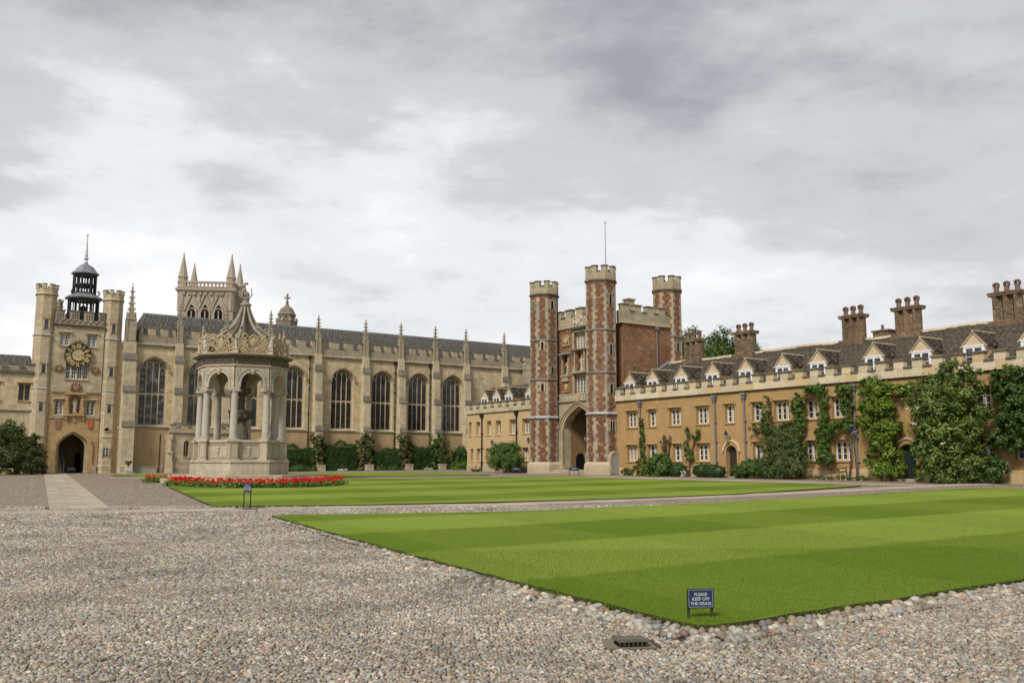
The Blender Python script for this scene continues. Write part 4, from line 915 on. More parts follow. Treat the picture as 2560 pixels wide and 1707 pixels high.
# arch mouldings in three orders
for k,(d0,d1,y0,y1,mt) in enumerate(((.0,.2,GY-.26,GY-.123,'tracery_stone'),(.2,.42,GY-.34,GY-.123,'ochre_stone'),(.42,.58,GY-.42,GY-.123,'quoin_stone'))):
    A=[(GC-2.12-d0,4.6 if k else .9)]+arch(GC-2.12-d0,GC+2.12+d0,4.6,6.4+d0*.75,.42,9)+[(GC+2.12+d0,4.6 if k else .9)]
    O=[(GC-2.12-d1,4.6 if k else .9)]+arch(GC-2.12-d1,GC+2.12+d1,4.6,6.4+d1*.75,.42,9)+[(GC+2.12+d1,4.6 if k else .9)]
    if k: A=A[1:-1];O=O[1:-1]
    gb(MB().ring(A,O,y0,y1),'arch_moulding',mt)
m=MB()
for s in (-1,1):
    m.box(GC+s*2.42-.3,GC+s*2.42+.3,GY-.3,GY-.125,1.55,4.6); m.box(GC+s*2.42-.42,GC+s*2.42+.42,GY-.45,GY-.125,.3,1.55)
gb(m,'jamb','gate_ashlar')
m=MB(); m.box(-7.65,-2.3,GY-.2,GY-.002,6.92,7.36); fz=gb(m,'frieze','statue_stone'); m=MB(); m.prismx([(GY,6.78),(GY-.3,6.86),(GY-.3,6.93),(GY,6.96)],-7.8,-2.15); m.prismx([(GY,7.36),(GY-.26,7.4),(GY-.26,7.46),(GY,7.5)],-7.8,-2.15); gb(m,'cornice','tracery_stone',fz)
for i in range(14):
    x=-7.45+i*.38
    if abs(x-GC)>.4: piece('panel',(.26,.06,.3),(x+5,GY-.215,6.99),M['quoin_stone'],fz)
m=MB(); shield(m,GC,GY-.2,6.85,.55,.6,.1); gb(m,'shield','fountain_carving',fz)
wnd(gate,GC+5,7.45,1.56,1.63,4,GY+.2,'gate_ashlar',wall_y=GY,hood=True,bars=4,vbar=0,hood_mat='gate_ashlar'); wnd(gate,GC+5,11.25,1.5,1.37,4,GY+.2,'gate_ashlar',wall_y=GY,hood=True,bars=4,vbar=0,hood_mat='gate_ashlar')
m=MB(); m.ring([(GC-.78,7.45),(GC-.78,9.08),(GC+.78,9.08),(GC+.78,7.45)],[(GC-1.02,7.3),(GC-1.02,9.25),(GC+1.02,9.25),(GC+1.02,7.3)],GY-.07,GY-.002); gb(m,'window_surround','gate_ashlar'); m=MB(); m.ring([(GC-.75,11.25),(GC-.75,12.62),(GC+.75,12.62),(GC+.75,11.25)],[(GC-1.0,11.18),(GC-1.0,12.82),(GC+1.0,12.82),(GC+1.0,11.18)],GY-.09,GY-.002); gb(m,'window_surround','gate_ashlar')
gb(MB().prismx([(GY,12.82),(GY-.3,12.9),(GY-.3,12.97),(GY,13.05)],GC-1.1,GC+1.1),'window_canopy','coping_stone')
# niches and statues
nm=MB(); nm.box(GC-.46,GC+.46,.85,.99,9.3,11.15); gb(nm,'niche','fountain_carving')
m=MB(); statue(m,GC,.62,9.32,1.35); gb(m,'statue','statue_stone')
m=MB(); m.box(GC-.95,GC+.95,GY-.3,GY-.002,9.16,9.3); m.box(GC-.8,GC-.5,GY-.2,GY-.002,9.3,9.75); m.box(GC+.5,GC+.8,GY-.2,GY-.002,9.3,9.75)
for s in (-1,1): m.tube([(GC+s*.64,GY-.1,9.75),(GC+s*.64,GY-.1,11.05)],[.09,.075],8); m.lathe([(.02,9.1),(.1,9.2),(.14,9.3)],8,GC+s*.64,GY-.12)
m.prismx([(GY,11.05),(GY-.3,11.1),(GY-.34,11.2),(GY,11.24)],GC-1.0,GC+1.0); gb(m,'niche_frame','gate_ashlar')
for c in (-6.9,-3.07):
    gb(MB().box(c-.35,c+.35,.85,.99,9.15,10.85),'niche','fountain_carving'); m=MB(); statue(m,c,.64,9.16,1.4); gb(m,'statue','statue_stone')
    m=MB(); m.box(c-.5,c+.5,GY-.28,GY-.002,8.98,9.14); m.box(c-.42,c+.42,GY-.2,GY-.002,8.6,8.98); m.box(c-.5,c-.36,GY-.16,GY-.002,9.14,10.85); m.box(c+.36,c+.5,GY-.16,GY-.002,9.14,10.85); gb(m,'niche_frame','gate_ashlar')
    m=MB(); m.hexa([(c-.62,GY-.5,10.85),(c+.62,GY-.5,10.85),(c+.62,GY,10.85),(c-.62,GY,10.85),(c-.5,GY-.45,10.95),(c+.5,GY-.45,10.95),(c+.5,GY,11.12),(c-.5,GY,11.12)]); gb(m,'niche_canopy','lead')
    m=MB(); shield(m,c,GY-.002,7.85,.42,.55,.08); m.box(c-.32,c+.32,GY-.1,GY-.002,7.7,7.78); gb(m,'shield','fountain_carving')
m=MB(); x,z=-6.85,11.72; shield(m,x,GY-.002,z+.1,.5,.6,.1)
for s in (-1,1): m.tube([(x+s*.42,GY-.05,z),(x+s*.34,GY-.08,z+.35),(x+s*.42,GY-.08,z+.6),(x+s*.3,GY-.1,z+.8)],[.05,.08,.07,.05],6)
m.ell((x,GY-.06,z+.82),(.12,.06,.08),7,4); m.box(x-.5,x+.5,GY-.1,GY-.002,z-.08,z+.02); gb(m,'coat_of_arms','fountain_carving')
m=MB(); x,z=GC,13.02; m.box(x-.62,x+.62,GY-.22,GY-.082,13.06,13.98); shield(m,x,GY-.2,z+.15,.5,.6,.12)
for s in (-1,1): m.tube([(x+s*.5,GY-.28,z+.05),(x+s*.36,GY-.3,z+.4),(x+s*.48,GY-.3,z+.65),(x+s*.34,GY-.32,z+.85)],[.06,.09,.08,.055],6)
m.ell((x,GY-.3,z+.85),(.14,.08,.1),7,4); gb(m,'carved_arms','statue_stone')
gb(MB().prismx([(GY,13.0),(GY-.16,13.1),(GY-.16,13.2),(GY,13.28)],-8.9,-5.62).prismx([(GY,13.0),(GY-.16,13.1),(GY-.16,13.2),(GY,13.28)],-4.34,-1.1),'cornice','tracery_stone')
crenels(gate,-8.0+5,-1.9+5,GY-.08,13.28,14.02,14.6,.82,.62,.4,M['gate_ashlar'],M['coping_stone'],.3)
# south side parapet
m=MB(); m.box(-.62,-.18,.7,6.2,12.9,13.85); sp=gb(m,'parapet','gate_ashlar'); gb(MB().box(-.3,-.08,.7,6.2,12.84,12.95),'cornice','tracery_stone',sp)
for i in range(4):
    y=.95+i*1.32; piece('merlon',(.44,.72,.5),(-.4+5,y+.36,13.85),M['gate_ashlar'],sp); piece('coping',(.58,.82,.09),(-.4+5,y+.36,14.35),M['coping_stone'],sp); piece('coping',(.58,.5,.07),(-.4+5,y+1.03,13.852),M['coping_stone'],sp)
m=MB(); m.box(-9.7,-.6,6.8,7.2,12.9,14.3); m.box(-9.7,-9.3,.9,6.8,12.9,14.3); gb(m,'parapet','gate_ashlar')
m=MB(); m.tube([(-.12,4.6,8.6),(-.12,4.6,12.6)],.055,8); m.box(-.24,0,4.45,4.75,12.55,12.85); gb(m,'drainpipe','pipe_paint')
gb(MB().box(-2.6,-2.0,3.2,3.9,13,15.2).box(-2.68,-1.92,3.12,3.98,15.2,15.32),'chimney_stack','gate_ashlar')
# octagonal turrets with stone quoins
def quoin_mesh(l1,l2,h,a,key,_c={}):
    if key in _c: return _c[key]
    # corner at origin, bisector along +x; the two faces run back at +-(90+22.5) degrees
    d1=Vector((math.cos(R(112.5)),math.sin(R(112.5)))); d2=Vector((d1.x,-d1.y)); n1=Vector((math.cos(R(22.5)),math.sin(R(22.5)))); n2=Vector((n1.x,-n1.y)); p=.016; ti=.08
    tip=Vector((p/math.cos(R(22.5)),0)); inn=Vector((-ti/math.cos(R(22.5)),0))
    P=[tip,d1*l1+n1*p,d1*l1-n1*ti,inn,d2*l2-n2*ti,d2*l2+n2*p]; m=MB(); m.prismz([(q.x,q.y) for q in P],0,h); _c[key]=m.mesh('quoin',M['quoin_stone']); return _c[key]
def brick_turret(cx,cy,zq,sep,stuffv=()):
    m=MB(); m.octa(0,0,[(1.2,.3),(1.2,5.5),(1.15,5.65),(1.15,16.1),(.3,16.1)]); t=m.build('turret',M['turret_brick'],gate,(cx+5,cy,0)); L=(cx+5,cy,0)
    MB().octa(0,0,[(1.42,.3),(1.42,1.62),(1.22,1.82)]).build('plinth',M['gate_plinth'],t,L)
    MB().octa(0,0,[(1.22,5.45),(1.3,5.5),(1.3,5.56),(1.17,5.68)]).build('lead_band',M['pale_lead'],t,L)
    for z in (8.7,12.08): MB().octa(0,0,[(1.16,z),(1.22,z+.04),(1.22,z+.07),(1.16,z+.14)]).build('lead_band',M['lead'],t,L)
    MB().octa(0,0,[(1.15,15.95),(1.26,16.08),(1.26,16.16),(1.18,16.22)]).build('string_course',M['coping_stone'],t,L)
    m=MB(); k=1/math.cos(PI/8); 
    for i in range(8):
        a0,a1=PI/8+i*PI/4,PI/8+(i+1)*PI/4; q=lambda a,r,z:(r*k*math.cos(a),r*k*math.sin(a),z)
        m.hexa([q(a0,1.18,16.22),q(a1,1.18,16.22),q(a1,.92,16.22),q(a0,.92,16.22),q(a0,1.18,16.72),q(a1,1.18,16.72),q(a1,.92,16.72),q(a0,.92,16.72)])
    m.build('parapet',M['gate_ashlar'],t,L)
    kk=('tm',)
    for i in range(8):
        if kk not in _wc:
            s=.27; o=[(1.18*k,0)]; d1=Vector((math.cos(R(112.5)),math.sin(R(112.5)))); c=Vector((1.18*k,0)); ci=Vector((.92*k,0))
            def outl(s,g): e=Vector((g*k,0)); return [tuple(c+e),tuple(c+e+d1*s),tuple(ci-e+d1*s),tuple(ci-e),tuple(ci-e+Vector((d1.x,-d1.y))*s),tuple(c+e+Vector((d1.x,-d1.y))*s)]
            _wc[kk]=(MB().prismz(outl(.25,0),0,.5).mesh('merlon',M['gate_ashlar']),MB().prismz(outl(.3,.05),.5,.58).mesh('coping',M['coping_stone']))
        link('merlon',_wc[kk][0],t,(cx+5,cy,16.72),PI/8+i*PI/4); link('coping',_wc[kk][1],t,(cx+5,cy,16.72),PI/8+i*PI/4)
        piece('coping',(.10,.34,.06),(cx+5+1.06*math.cos(i*PI/4),cy+1.06*math.sin(i*PI/4),16.722),M['coping_stone'],t,i*PI/4)
    joined=MB()
    for vi,va in enumerate((-112.5,-67.5,-22.5,22.5)):
        z=zq; n=0
        while z<15.6:
            h=random.uniform(.21,.36); h=min(h,15.9-z); hh=round(h/.06)*.06; a=1.2 if z<5.5 else 1.15
            if any(b-.02<z+hh and z<b+.16 for b in (5.45,8.7,12.08)): z=[b+.16 for b in (5.45,8.7,12.08) if b-.02<z+hh and z<b+.16][0]; continue
            big=(n%2)^(vi%2); l=[(.09,.25),(.10,.2),(.12,.28)][random.randrange(3)]; l1,l2=(l if big else l[::-1])
            if random.random()<.15: l1=l2=.2
            vx,vy=a*k*math.cos(R(va)),a*k*math.sin(R(va)); me=quoin_mesh(l1,l2,hh-.012,a,(l1,l2,round(hh,2)))
            if sep and va not in stuffv: link('quoin',me,t,(cx+5+vx,cy+vy,z),R(va))
            else:
                b=len(joined.v); c_,s_=math.cos(R(va)),math.sin(R(va))
                joined.v+=[(q.co.x*c_-q.co.y*s_+vx,q.co.x*s_+q.co.y*c_+vy,q.co.z+z) for q in me.vertices]; joined.f+=[tuple(b+i for i in pl.vertices) for pl in me.polygons]
            z+=hh; n+=1
    if joined.f: joined.build('quoins',M['quoin_stone'],t,L,kind='stuff')
    return t,L
def face_window(t,L,nrm,z0,z1,w,off=0,arched=False,two=False,a=1.15):
    """small window on the turret face whose normal is nrm degrees"""
    m=MB(); hw=w/2; P=[(-hw,z0)]+(arch(-hw,hw,z1-hw*.9,z1,.0,5) if arched else [(-hw,z1),(hw,z1)])+[(hw,z0)]; g=.12; O=[(-hw-g,z0-g)]+([(p[0]/hw*(hw+g),max(p[1],z0)+g) for p in P[1:-1]] if arched else [(-hw-g,z1+g),(hw+g,z1+g)])+[(hw+g,z0-g)]
    m.ring(P,O,-a-.045,-a+.05)
    if two: m.box(-.03,.03,-a-.04,-a+.05,z0,z1)
    loc=(L[0]+off*math.cos(R(nrm+90)),L[1]+off*math.sin(R(nrm+90)),0)
    o=m.build('window',M['quoin_stone'],t,loc,R(nrm+90)); pm=MB().box(-hw,hw,-a-.012,-a+.05,z0,z1).mesh('pane',M['dark_void']); p=bpy.data.objects.new('pane',pm); COL.objects.link(p); p.parent=o; FL[p.name]=loc
    return o
nt,nL=brick_turret(-1.15,-.45,1.82,True)
for z0,z1,w,ar,tw in ((14.2,14.95,.2,0,0),(10.15,10.95,.22,0,0),(7.15,7.85,.26,1,0),(4.2,4.95,.42,0,1)): face_window(nt,nL,0,z0,z1,w,0,ar,tw,1.2 if z0<5.5 else 1.15)
m=MB(); m.ring([(-.36,.9),(-.36,2.1)]+arch(-.36,.36,2.1,2.48,.2,5)+[(.36,2.1),(.36,.9)],[(-.52,.9),(-.52,2.15)]+arch(-.52,.52,2.15,2.66,.2,5)+[(.52,2.15),(.52,.9)],-1.5,-1.1); d=m.build('door_frame',M['gate_ashlar'],nt,nL,R(90)); pm=MB().prism([(-.36,.9)]+arch(-.36,.36,2.1,2.48,.2,5)+[(.36,.9)],-1.46,-1.2).mesh('door',M['door_grey']); p=bpy.data.objects.new('door',pm); COL.objects.link(p); p.parent=d; FL[p.name]=nL
lt,lL=brick_turret(-8.82,-.45,1.82,True,(22.5,-112.5))
for nrm,z0,z1,w,ar in ((-90,14.9,15.55,.18,0),(0,14.9,15.55,.26,1),(-45,11.35,11.95,.2,0),(-45,7.8,8.4,.22,0),(0,9.35,9.85,.2,1)): face_window(lt,lL,nrm,z0,z1,w,0,ar)
rt,rL=brick_turret(-1.15,6.82,9.2,False)
face_window(rt,rL,0,10.9,11.6,.22)
MB().tube([(0,0,16.1),(0,0,17.5),(0,0,20.9)],[.065,.055,.035],8).ell((0,0,20.98),(.08,.08,.1),8,5).build('flagpole',M['pale_lead'],gate,(-1.15+5+.35,-.2,0))
# inside the passage: small door, notice board; steps outside
m=MB(); NX=GC-2.12
m.v=[]; m.box(NX-.0,NX+.05,1.35,2.35,.8,2.55); gb(MB().box(NX+.002,NX+.06,2.55,2.75,.9,2.6),'jamb_moulding','tracery_stone')
gb(MB().prismx([(1.55,.9),(1.55,2.2),(1.75,2.5),(2.05,2.6),(2.3,2.5),(2.45,2.2),(2.45,.9)],NX+.004,NX+.03),'passage_door','dark_void')
nb=gb(MB().box(NX+.004,NX+.1,3.3,4.6,1.75,3.0),'notice_board','notice_board'); gb(MB().box(NX+.1,NX+.11,3.42,3.72,2.2,2.5),'notice','sign_white',nb); gb(MB().box(NX+.1,NX+.108,3.9,4.5,1.85,2.9),'glazed_panel','sign_grey',nb)
for i in range(3):
    gz0=.82; m=MB(); m.box(GC-2.6+.0*i,GC+2.6,-1.35+i*.4,.5,gz0-.2,gz0+.13*(i+1)); gb(m,'step','plinth_stone')

# ---------------------------------------------------------------- ranges either side of the gatehouse
def dormer(parent,x,y0=.9):
    h=.63; z0,z1,za=6.75,8.0,8.76; m=MB()
    m.prism([(x-h,z0),(x+h,z0),(x+h,z1),(x,za-.06),(x-h,z1)],y0,y0+2.1); d=m.build('dormer',M['dormer_plaster'],parent)
    w=MB(); y=y0-.05
    w.ring([(x-.44,6.9),(x-.44,7.84),(x+.44,7.84),(x+.44,6.9)],[(x-.57,6.8),(x-.57,7.96),(x+.57,7.96),(x+.57,6.8)],y,y0-.002); w.box(x-.05,x+.05,y,y0-.002,6.9,7.84); w.box(x-.62,x+.62,y-.03,y,7.93,8.0)
    wo=w.build('window',M['white_paint'],d)
    for s in (-1,1): MB().box(x+s*.235-.185,x+s*.235+.185,y0-.02,y0-.004,6.9,7.84).build('pane',M['window_glass'],wo)
    MB().box(x-.42,x+.42,y0-.035,y0-.02,7.36,7.39).build('glazing_bar',M['white_paint'],wo)
    for s in (-1,1):
        e0=(x+s*(h+.12),y0-.06,z1-.06);e1=(x+s*(h+.12),y0+1.75,z1-.06); r0=(x,y0-.06,za);r1=(x,y0+2.35,za)
        a=(e0,e1,r0,r1) if s>0 else (e1,e0,r1,r0)
        slates('dormer_slates',d,*a,.13,.5,M['stone_slate'],.024,kind=None)
        b=MB(); b.hexa([(x+s*(h+.12),y0-.07,z1-.15),(x+s*(h+.12),y0-.003,z1-.15),(x,y0-.003,za-.08),(x,y0-.07,za-.08),(x+s*(h+.12),y0-.07,z1-.065),(x+s*(h+.12),y0-.003,z1-.065),(x,y0-.003,za-.005),(x,y0-.07,za-.005)]); b.build('barge_board',M['buttress_stone'],d)
    MB().tube([(x,y0-.08,za+.03),(x,y0+2.3,za+.03)],.06,6).build('ridge_tile',M['buttress_stone'],d)
    return d
def chimney(parent,x0,x1,y,zb,zt,shafts=3):
    m=MB(); n=shafts; w=(x1-x0)/n
    m.box(x0-.06,x1+.06,y-.46,y+.46,zb-1.5,zb+.15)
    for i in range(n):
        c=x0+w*(i+.5); q=w*.5-.06; m.loft([[(c+sx*(q if abs(sx)>.9 else q*.6),y+sy*(.4 if abs(sy)>.9 else .22),z) for sx,sy in ((-.5,-1),(.5,-1),(1,-.5),(1,.5),(.5,1),(-.5,1),(-1,.5),(-1,-.5))] for z in (zb+.1,zt-.22)])
        if i: m.box(c-w/2-.06,c-w/2+.06,y-.18,y+.18,zb+.1,zt-.22)
    m.box(x0-.01,x1+.01,y-.42,y+.42,zt-.22,zt-.10); m.box(x0-.035,x1+.035,y-.445,y+.445,zt-.10,zt); 
    o=m.build('chimney_stack',M['chimney_brick'],parent)
    for i in range(n):
        c=x0+w*(i+.5); p=MB(); z=zt
        p.lathe([(.15,z),(.13,z+.34)],10,c,y,cap=False)
        for sx in (-1,1): p.box(c+sx*.11-.035,c+sx*.11+.035,y-.12,y+.12,z+.32,z+.52)
        p.box(c-.145,c+.145,y-.13,y+.13,z+.51,z+.56); p.lathe([(.14,z+.56),(.09,z+.62)],8,c,y); p.build('chimney_pot',M['terracotta'],o)
    return o
def drainpipe(parent,x,z0,z1,mat='pipe_paint',y=-.13,r=.06):
    m=MB(); m.tube([(x,y,z0),(x,y,z1-.3)],r,8); m.loft([[(x-.09,y-.09,z1-.42),(x+.09,y-.09,z1-.42),(x+.09,y+.09,z1-.42),(x-.09,y+.09,z1-.42)],[(x-.17,y-.15,z1-.16),(x+.17,y-.15,z1-.16),(x+.17,y+.12,z1-.16),(x-.17,y+.12,z1-.16)]]); m.box(x-.19,x+.19,y-.17,y+.12,z1-.16,z1)
    z=z0+.9
    while z<z1-.6: m.lathe([(r+.028,z),(r+.028,z+.09)],8,x,y); m.box(x-.12,x+.12,y+.02,y+.13,z+.01,z+.07); z+=1.35
    m.lathe([(r+.03,z0-.05),(r+.03,z0+.8)],8,x,y); return m.build('drainpipe',M[mat],parent)
rng_=thing('ochre_range','long ochre plastered range with dormers and chimneys on the right, covered in climbing plants','building',ERO,ERA)
UP=[(1.2,2.42,3),(3.6,4.47,2),(5.85,7.05,3),(8.55,9.76,3),(11.25,12.09,2),(13.6,14.5,2),(15.45,16.65,3),(17.85,18.75,2),(19.8,21.0,3),(22.9,23.8,2),(25.5,26.5,2),(28.6,29.5,2),(31.6,32.6,3),(34.5,35.4,2)]
LO=[(1.2,2.37,3),(3.5,4.5,2),(6.15,7.05,2),(8.5,9.74,3),(13.6,14.4,2),(15.6,16.6,3),(17.7,18.5,2),(19.8,21.0,3),(22.9,23.8,2),(28.5,29.5,2),(30.55,31.4,2),(34,34.9,2)]
ZU0,ZU1,ZL0,ZL1=4.42,5.66,1.86,3.06
def dop(xa,xb,zt): return (xa,xb,.3,zt,arch(xa,xb,zt-(xb-xa)*.42,zt,.15,6))
ops=[(a,b,ZU0,ZU1,None) for a,b,n in UP]+[(a,b,ZL0,ZL1,None) for a,b,n in LO]+[dop(11.3,12.25,2.9),dop(24.15,25.2,2.78)]
m=MB(); wall_open(m,-.0,38,.3,6.42,0,.45,ops); m.build('wall',M['ochre_plaster'],rng_)
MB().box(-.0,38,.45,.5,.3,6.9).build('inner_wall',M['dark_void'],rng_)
m=MB()
for a,b in ((0,11.0),(12.55,23.9),(25.45,38)): m.box(a,b,-.06,-.002,.2,1.3); m.prismx([(-.06,1.3),(-.002,1.36),(-.002,1.3)],a,b)
m.build('plinth',M['pale_plaster'],rng_)
MB().prismx([(.2,6.36),(-.10,6.42),(-.14,6.46),(.2,6.46)],0,38).build('cornice',M['coping_stone'],rng_)
for L_,z0,z1,hm in ((UP,ZU0,ZU1,1),(LO,ZL0,ZL1,1)):
    for a,b,n in L_: wnd(rng_,(a+b)/2,z0,b-a,z1-z0,n,.24,'range_block',hood=True,hood_mat='ochre_plaster',bars=2)
for xa,xb,zt in ((11.3,12.25,2.9),(24.15,25.2,2.78)):
    m=MB(); I=[(xa,.7)]+arch(xa,xb,zt-(xb-xa)*.42,zt,.15,6)+[(xb,.7)]; O=[(xa-.16,.7)]+arch(xa-.16,xb+.16,zt-(xb-xa)*.42,zt+.2,.15,6)+[(xb+.16,.7)]; m.ring(I,O,-.07,-.002); f=m.build('door_frame',M['ochre_plaster'],rng_)
    MB().ring(arch(xa-.2,xb+.2,zt-.4,zt+.26,.15,6),arch(xa-.32,xb+.32,zt-.4,zt+.4,.15,6),-.12,-.002).build('hood_mould',M['dormer_plaster'],f)
    d=MB().prism([(xa,.7)]+arch(xa,xb,zt-(xb-xa)*.42,zt,.15,6)+[(xb,.7)],.32,.40).build('door',M['door_green' if xa>20 else 'door_wood'],rng_)
    for i in range(1,5): piece('door_board',(.17,.03,1.7),(xa+(xb-xa)*i/5,.305,.8),M['door_green' if xa>20 else 'door_wood'],d)
    MB().box(xa-.1,xb+.1,-.45,0,.5,.86).build('step',M['flag_stone'],rng_)
crenels(rng_,.0,38,-.12,6.5,7.0,7.44,.62,.527,.34,M['range_block'],M['coping_stone'],-.08,blocks=(.55,1.15))
def range_roof(parent,x0,x1,xr0,xr1,sag=.05):
    m=MB(); m.loft([[(x0,.5,6.78),(x1,.5,6.78),(x1,8,6.78),(x0,8,6.78)],[(xr0,4.15,9.5),(xr1,4.15,9.5),(xr1,4.25,9.5),(xr0,4.25,9.5)]]); r=m.build('roof',M['lead'],parent)
    slates('roof_slates',r,(x0,.45,6.8),(x1,.45,6.8),(xr0,4.2,9.58),(xr1,4.2,9.58),.2,.36,M['stone_slate'],.042,sag)
    n=int((xr1-xr0)/.5); m=MB()
    for i in range(n):
        a=xr0+(xr1-xr0)*i/n; b=a+(xr1-xr0)/n-.012; zf=lambda q: sag*math.sin(q*.55)+.5*sag*math.sin(q*1.7+1); m.hexa([(a,4.02,9.48+zf(a)),(b,4.02,9.48+zf(b)),(b,4.38,9.48+zf(b)),(a,4.38,9.48+zf(a)),(a,4.16,9.68+zf(a)),(b,4.16,9.68+zf(b)),(b,4.24,9.68+zf(b)),(a,4.24,9.68+zf(a))])
    m.build('ridge_tiles',M['buttress_stone'],r,kind='stuff'); return r
rr=range_roof(rng_,.15,38,1.6,38)
m=MB(); m.hexa([(.0,.4,6.9),(.3,.4,6.9),(1.85,4.2,9.7),(1.5,4.2,9.7),(.0,.4,7.0),(.3,.4,7.02),(1.85,4.2,9.82),(1.5,4.2,9.8)]); m.box(-.2,.6,.5,1.6,7.55,7.72); m.box(-.1,.1,.6,1.5,6.9,7.55); m.build('lead_flashing',M['lead'],rr)
for x in (.62,3.24,6.28,9.39,12.42,15.57,18.3,22.25,25.28,28.32,31.4,34.5): dormer(rng_,x)
for x0,x1 in ((3.5,5.3),(8.66,10.48),(17.84,19.52),(21.63,23.43),(27.72,29.5),(34,35.8)): chimney(rng_,x0,x1,4.2,9.45,11.22)
m=MB(); m.box(19.95,21.05,4.3,5.2,8.5,9.95); m.box(19.88,21.12,4.22,5.28,9.95,10.05); m.lathe([(.1,10.05),(.09,10.4)],8,20.4,4.7); m.build('chimney_stack',M['chimney_brick'],rng_)
for x,mt in ((2.85,'pipe_paint'),(10.43,'pipe_paint'),(13.06,'pipe_paint'),(21.5,'pipe_paint')): drainpipe(rng_,x,.85,6.36,mt,r=.06 if x>5 else .05)
# pale wing between chapel and gatehouse
wing=thing('pale_wing','short cream plastered wing with four dormers between the chapel and the gatehouse','building',erw(-16,0),ERA)
def wb(mb,name,mat,parent=None): mb.v=[(x+16,y,z) for x,y,z in mb.v]; return mb.build(name,M[mat],parent or wing)
WU=[(-21.95,-21.45),(-20.65,-19.87),(-18.73,-17.93),(-17.2,-16.31),(-14.92,-13.75),(-12.87,-11.58)]; WL=[(-21.6,-21.1),(-20.51,-19.8),(-18.88,-17.9),(-16.6,-15.7),(-14.8,-13.9),(-12.9,-11.9)]
m=MB(); wall_open(m,-22.2,-9.7,.3,6.42,0,.5,[(a,b,4.38,5.66,None) for a,b in WU]+[(a,b,1.92,3.1,None) for a,b in WL]); wb(m,'wall','pale_plaster')
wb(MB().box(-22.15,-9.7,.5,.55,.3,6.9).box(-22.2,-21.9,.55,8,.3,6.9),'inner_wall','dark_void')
wb(MB().box(-22.2,-9.7,-.07,-.002,.2,1.45),'plinth','plinth_stone')
for L_,z0,h in ((WU,4.38,1.28),(WL,1.92,1.18)):
    for a,b in L_: wnd(wing,(a+b)/2+16,z0,b-a,h,2 if b-a<1 else 3,.34,'range_block',hood=False,bars=2,hood_mat='dormer_plaster')
wb(MB().prismx([(.2,6.36),(-.10,6.42),(-.14,6.46),(.2,6.46)],-22.2,-9.7),'cornice','coping_stone')
crenels(wing,-22.2+16,-9.8+16,-.12,6.46,6.95,7.36,.7,.56,.34,M['buttress_stone'],M['coping_stone'],.1)
m=MB(); m.loft([[(-22,.5,6.78),(-9.8,.5,6.78),(-9.8,8,6.78),(-22,8,6.78)],[(-24.4,4.15,9.3),(-9.8,4.15,9.3),(-9.8,4.25,9.3),(-24.4,4.25,9.3)]]); r=wb(m,'roof','lead'); slates('roof_slates',r,(-6,.45,6.8),(6.2,.45,6.8),(-8.4,4.2,9.36),(6.2,4.2,9.36),.2,.36,M['stone_slate'],.045)
for x in (-20.5,-18.37,-16.3,-12.93): dormer(wing,x+16)
for x in (-19.4,-13.6): drainpipe(wing,x+16,.85,6.36,'iron_black')
wb(MB().box(-13.2,-12.2,6.4,7.2,8,10.9).box(-13.3,-12.1,6.3,7.3,10.9,11.05),'chimney_stack','chimney_brick')
# small battlemented stair turret on the chapel behind the wing
st=MB().octa(0,0,[(.7,9),(.7,12.2),(.78,12.3),(.7,12.4),(.7,12.7)]).build('stair_turret',M['parapet_stone'],chapel,(38.3,-.9,0))
for k in range(8): piece('merlon',(.25,.2,.3),(38.3+.66*math.cos(PI/8+k*PI/4),-.9+.66*math.sin(PI/8+k*PI/4),12.7),M['parapet_stone'],st,PI/8+k*PI/4)

# ---------------------------------------------------------------- distant towers
ft=thing('church_tower','distant square stone tower with four spired corner pinnacles rising behind the chapel roof','tower',(-57.9,174.6),R(6.5),z=1.4)
m=MB(); hw=5.0; m.box(-hw,hw,-hw,hw,0,34); m.build('shaft',M['far_stone'],ft)
MB().loft([[(sx*r,sy*r,z) for sx,sy in ((-1,-1),(1,-1),(1,1),(-1,1))] for r,z in ((hw,33.2),(hw+.5,33.8),(hw+.5,34.1),(hw,34.3))]).build('cornice',M['far_stone'],ft)
for s,ax in ((-1,0),(1,0),(-1,1),(1,1)):
    m=MB(); 
    if ax==0: m.box(-hw,hw,s*hw-.25,s*hw+.25,35.15,35.5); m.box(-hw,hw,s*hw-.25,s*hw+.25,34.3,34.5)
    else: m.box(s*hw-.25,s*hw+.25,-hw,hw,35.15,35.5); m.box(s*hw-.25,s*hw+.25,-hw,hw,34.3,34.5)
    b=m.build('balustrade',M['far_stone'],ft)
    for i in range(12):
        t=-hw+1.2+i*(2*hw-2.4)/11; piece('baluster',(.32,.32,.66),(t,s*hw,34.5) if ax==0 else (s*hw,t,34.5),M['far_stone'],b)
hp=4.4
for sx in (-1,1):
    for sy in (-1,1):
        m=MB(); m.octa(sx*hp,sy*hp,[(.8,30),(.8,36.2),(.95,36.3),(.8,36.5),(.05,40.8)]); m.ell((sx*hp,sy*hp,40.7),(.15,.15,.25),6,4); m.build('pinnacle',M['far_stone'],ft)
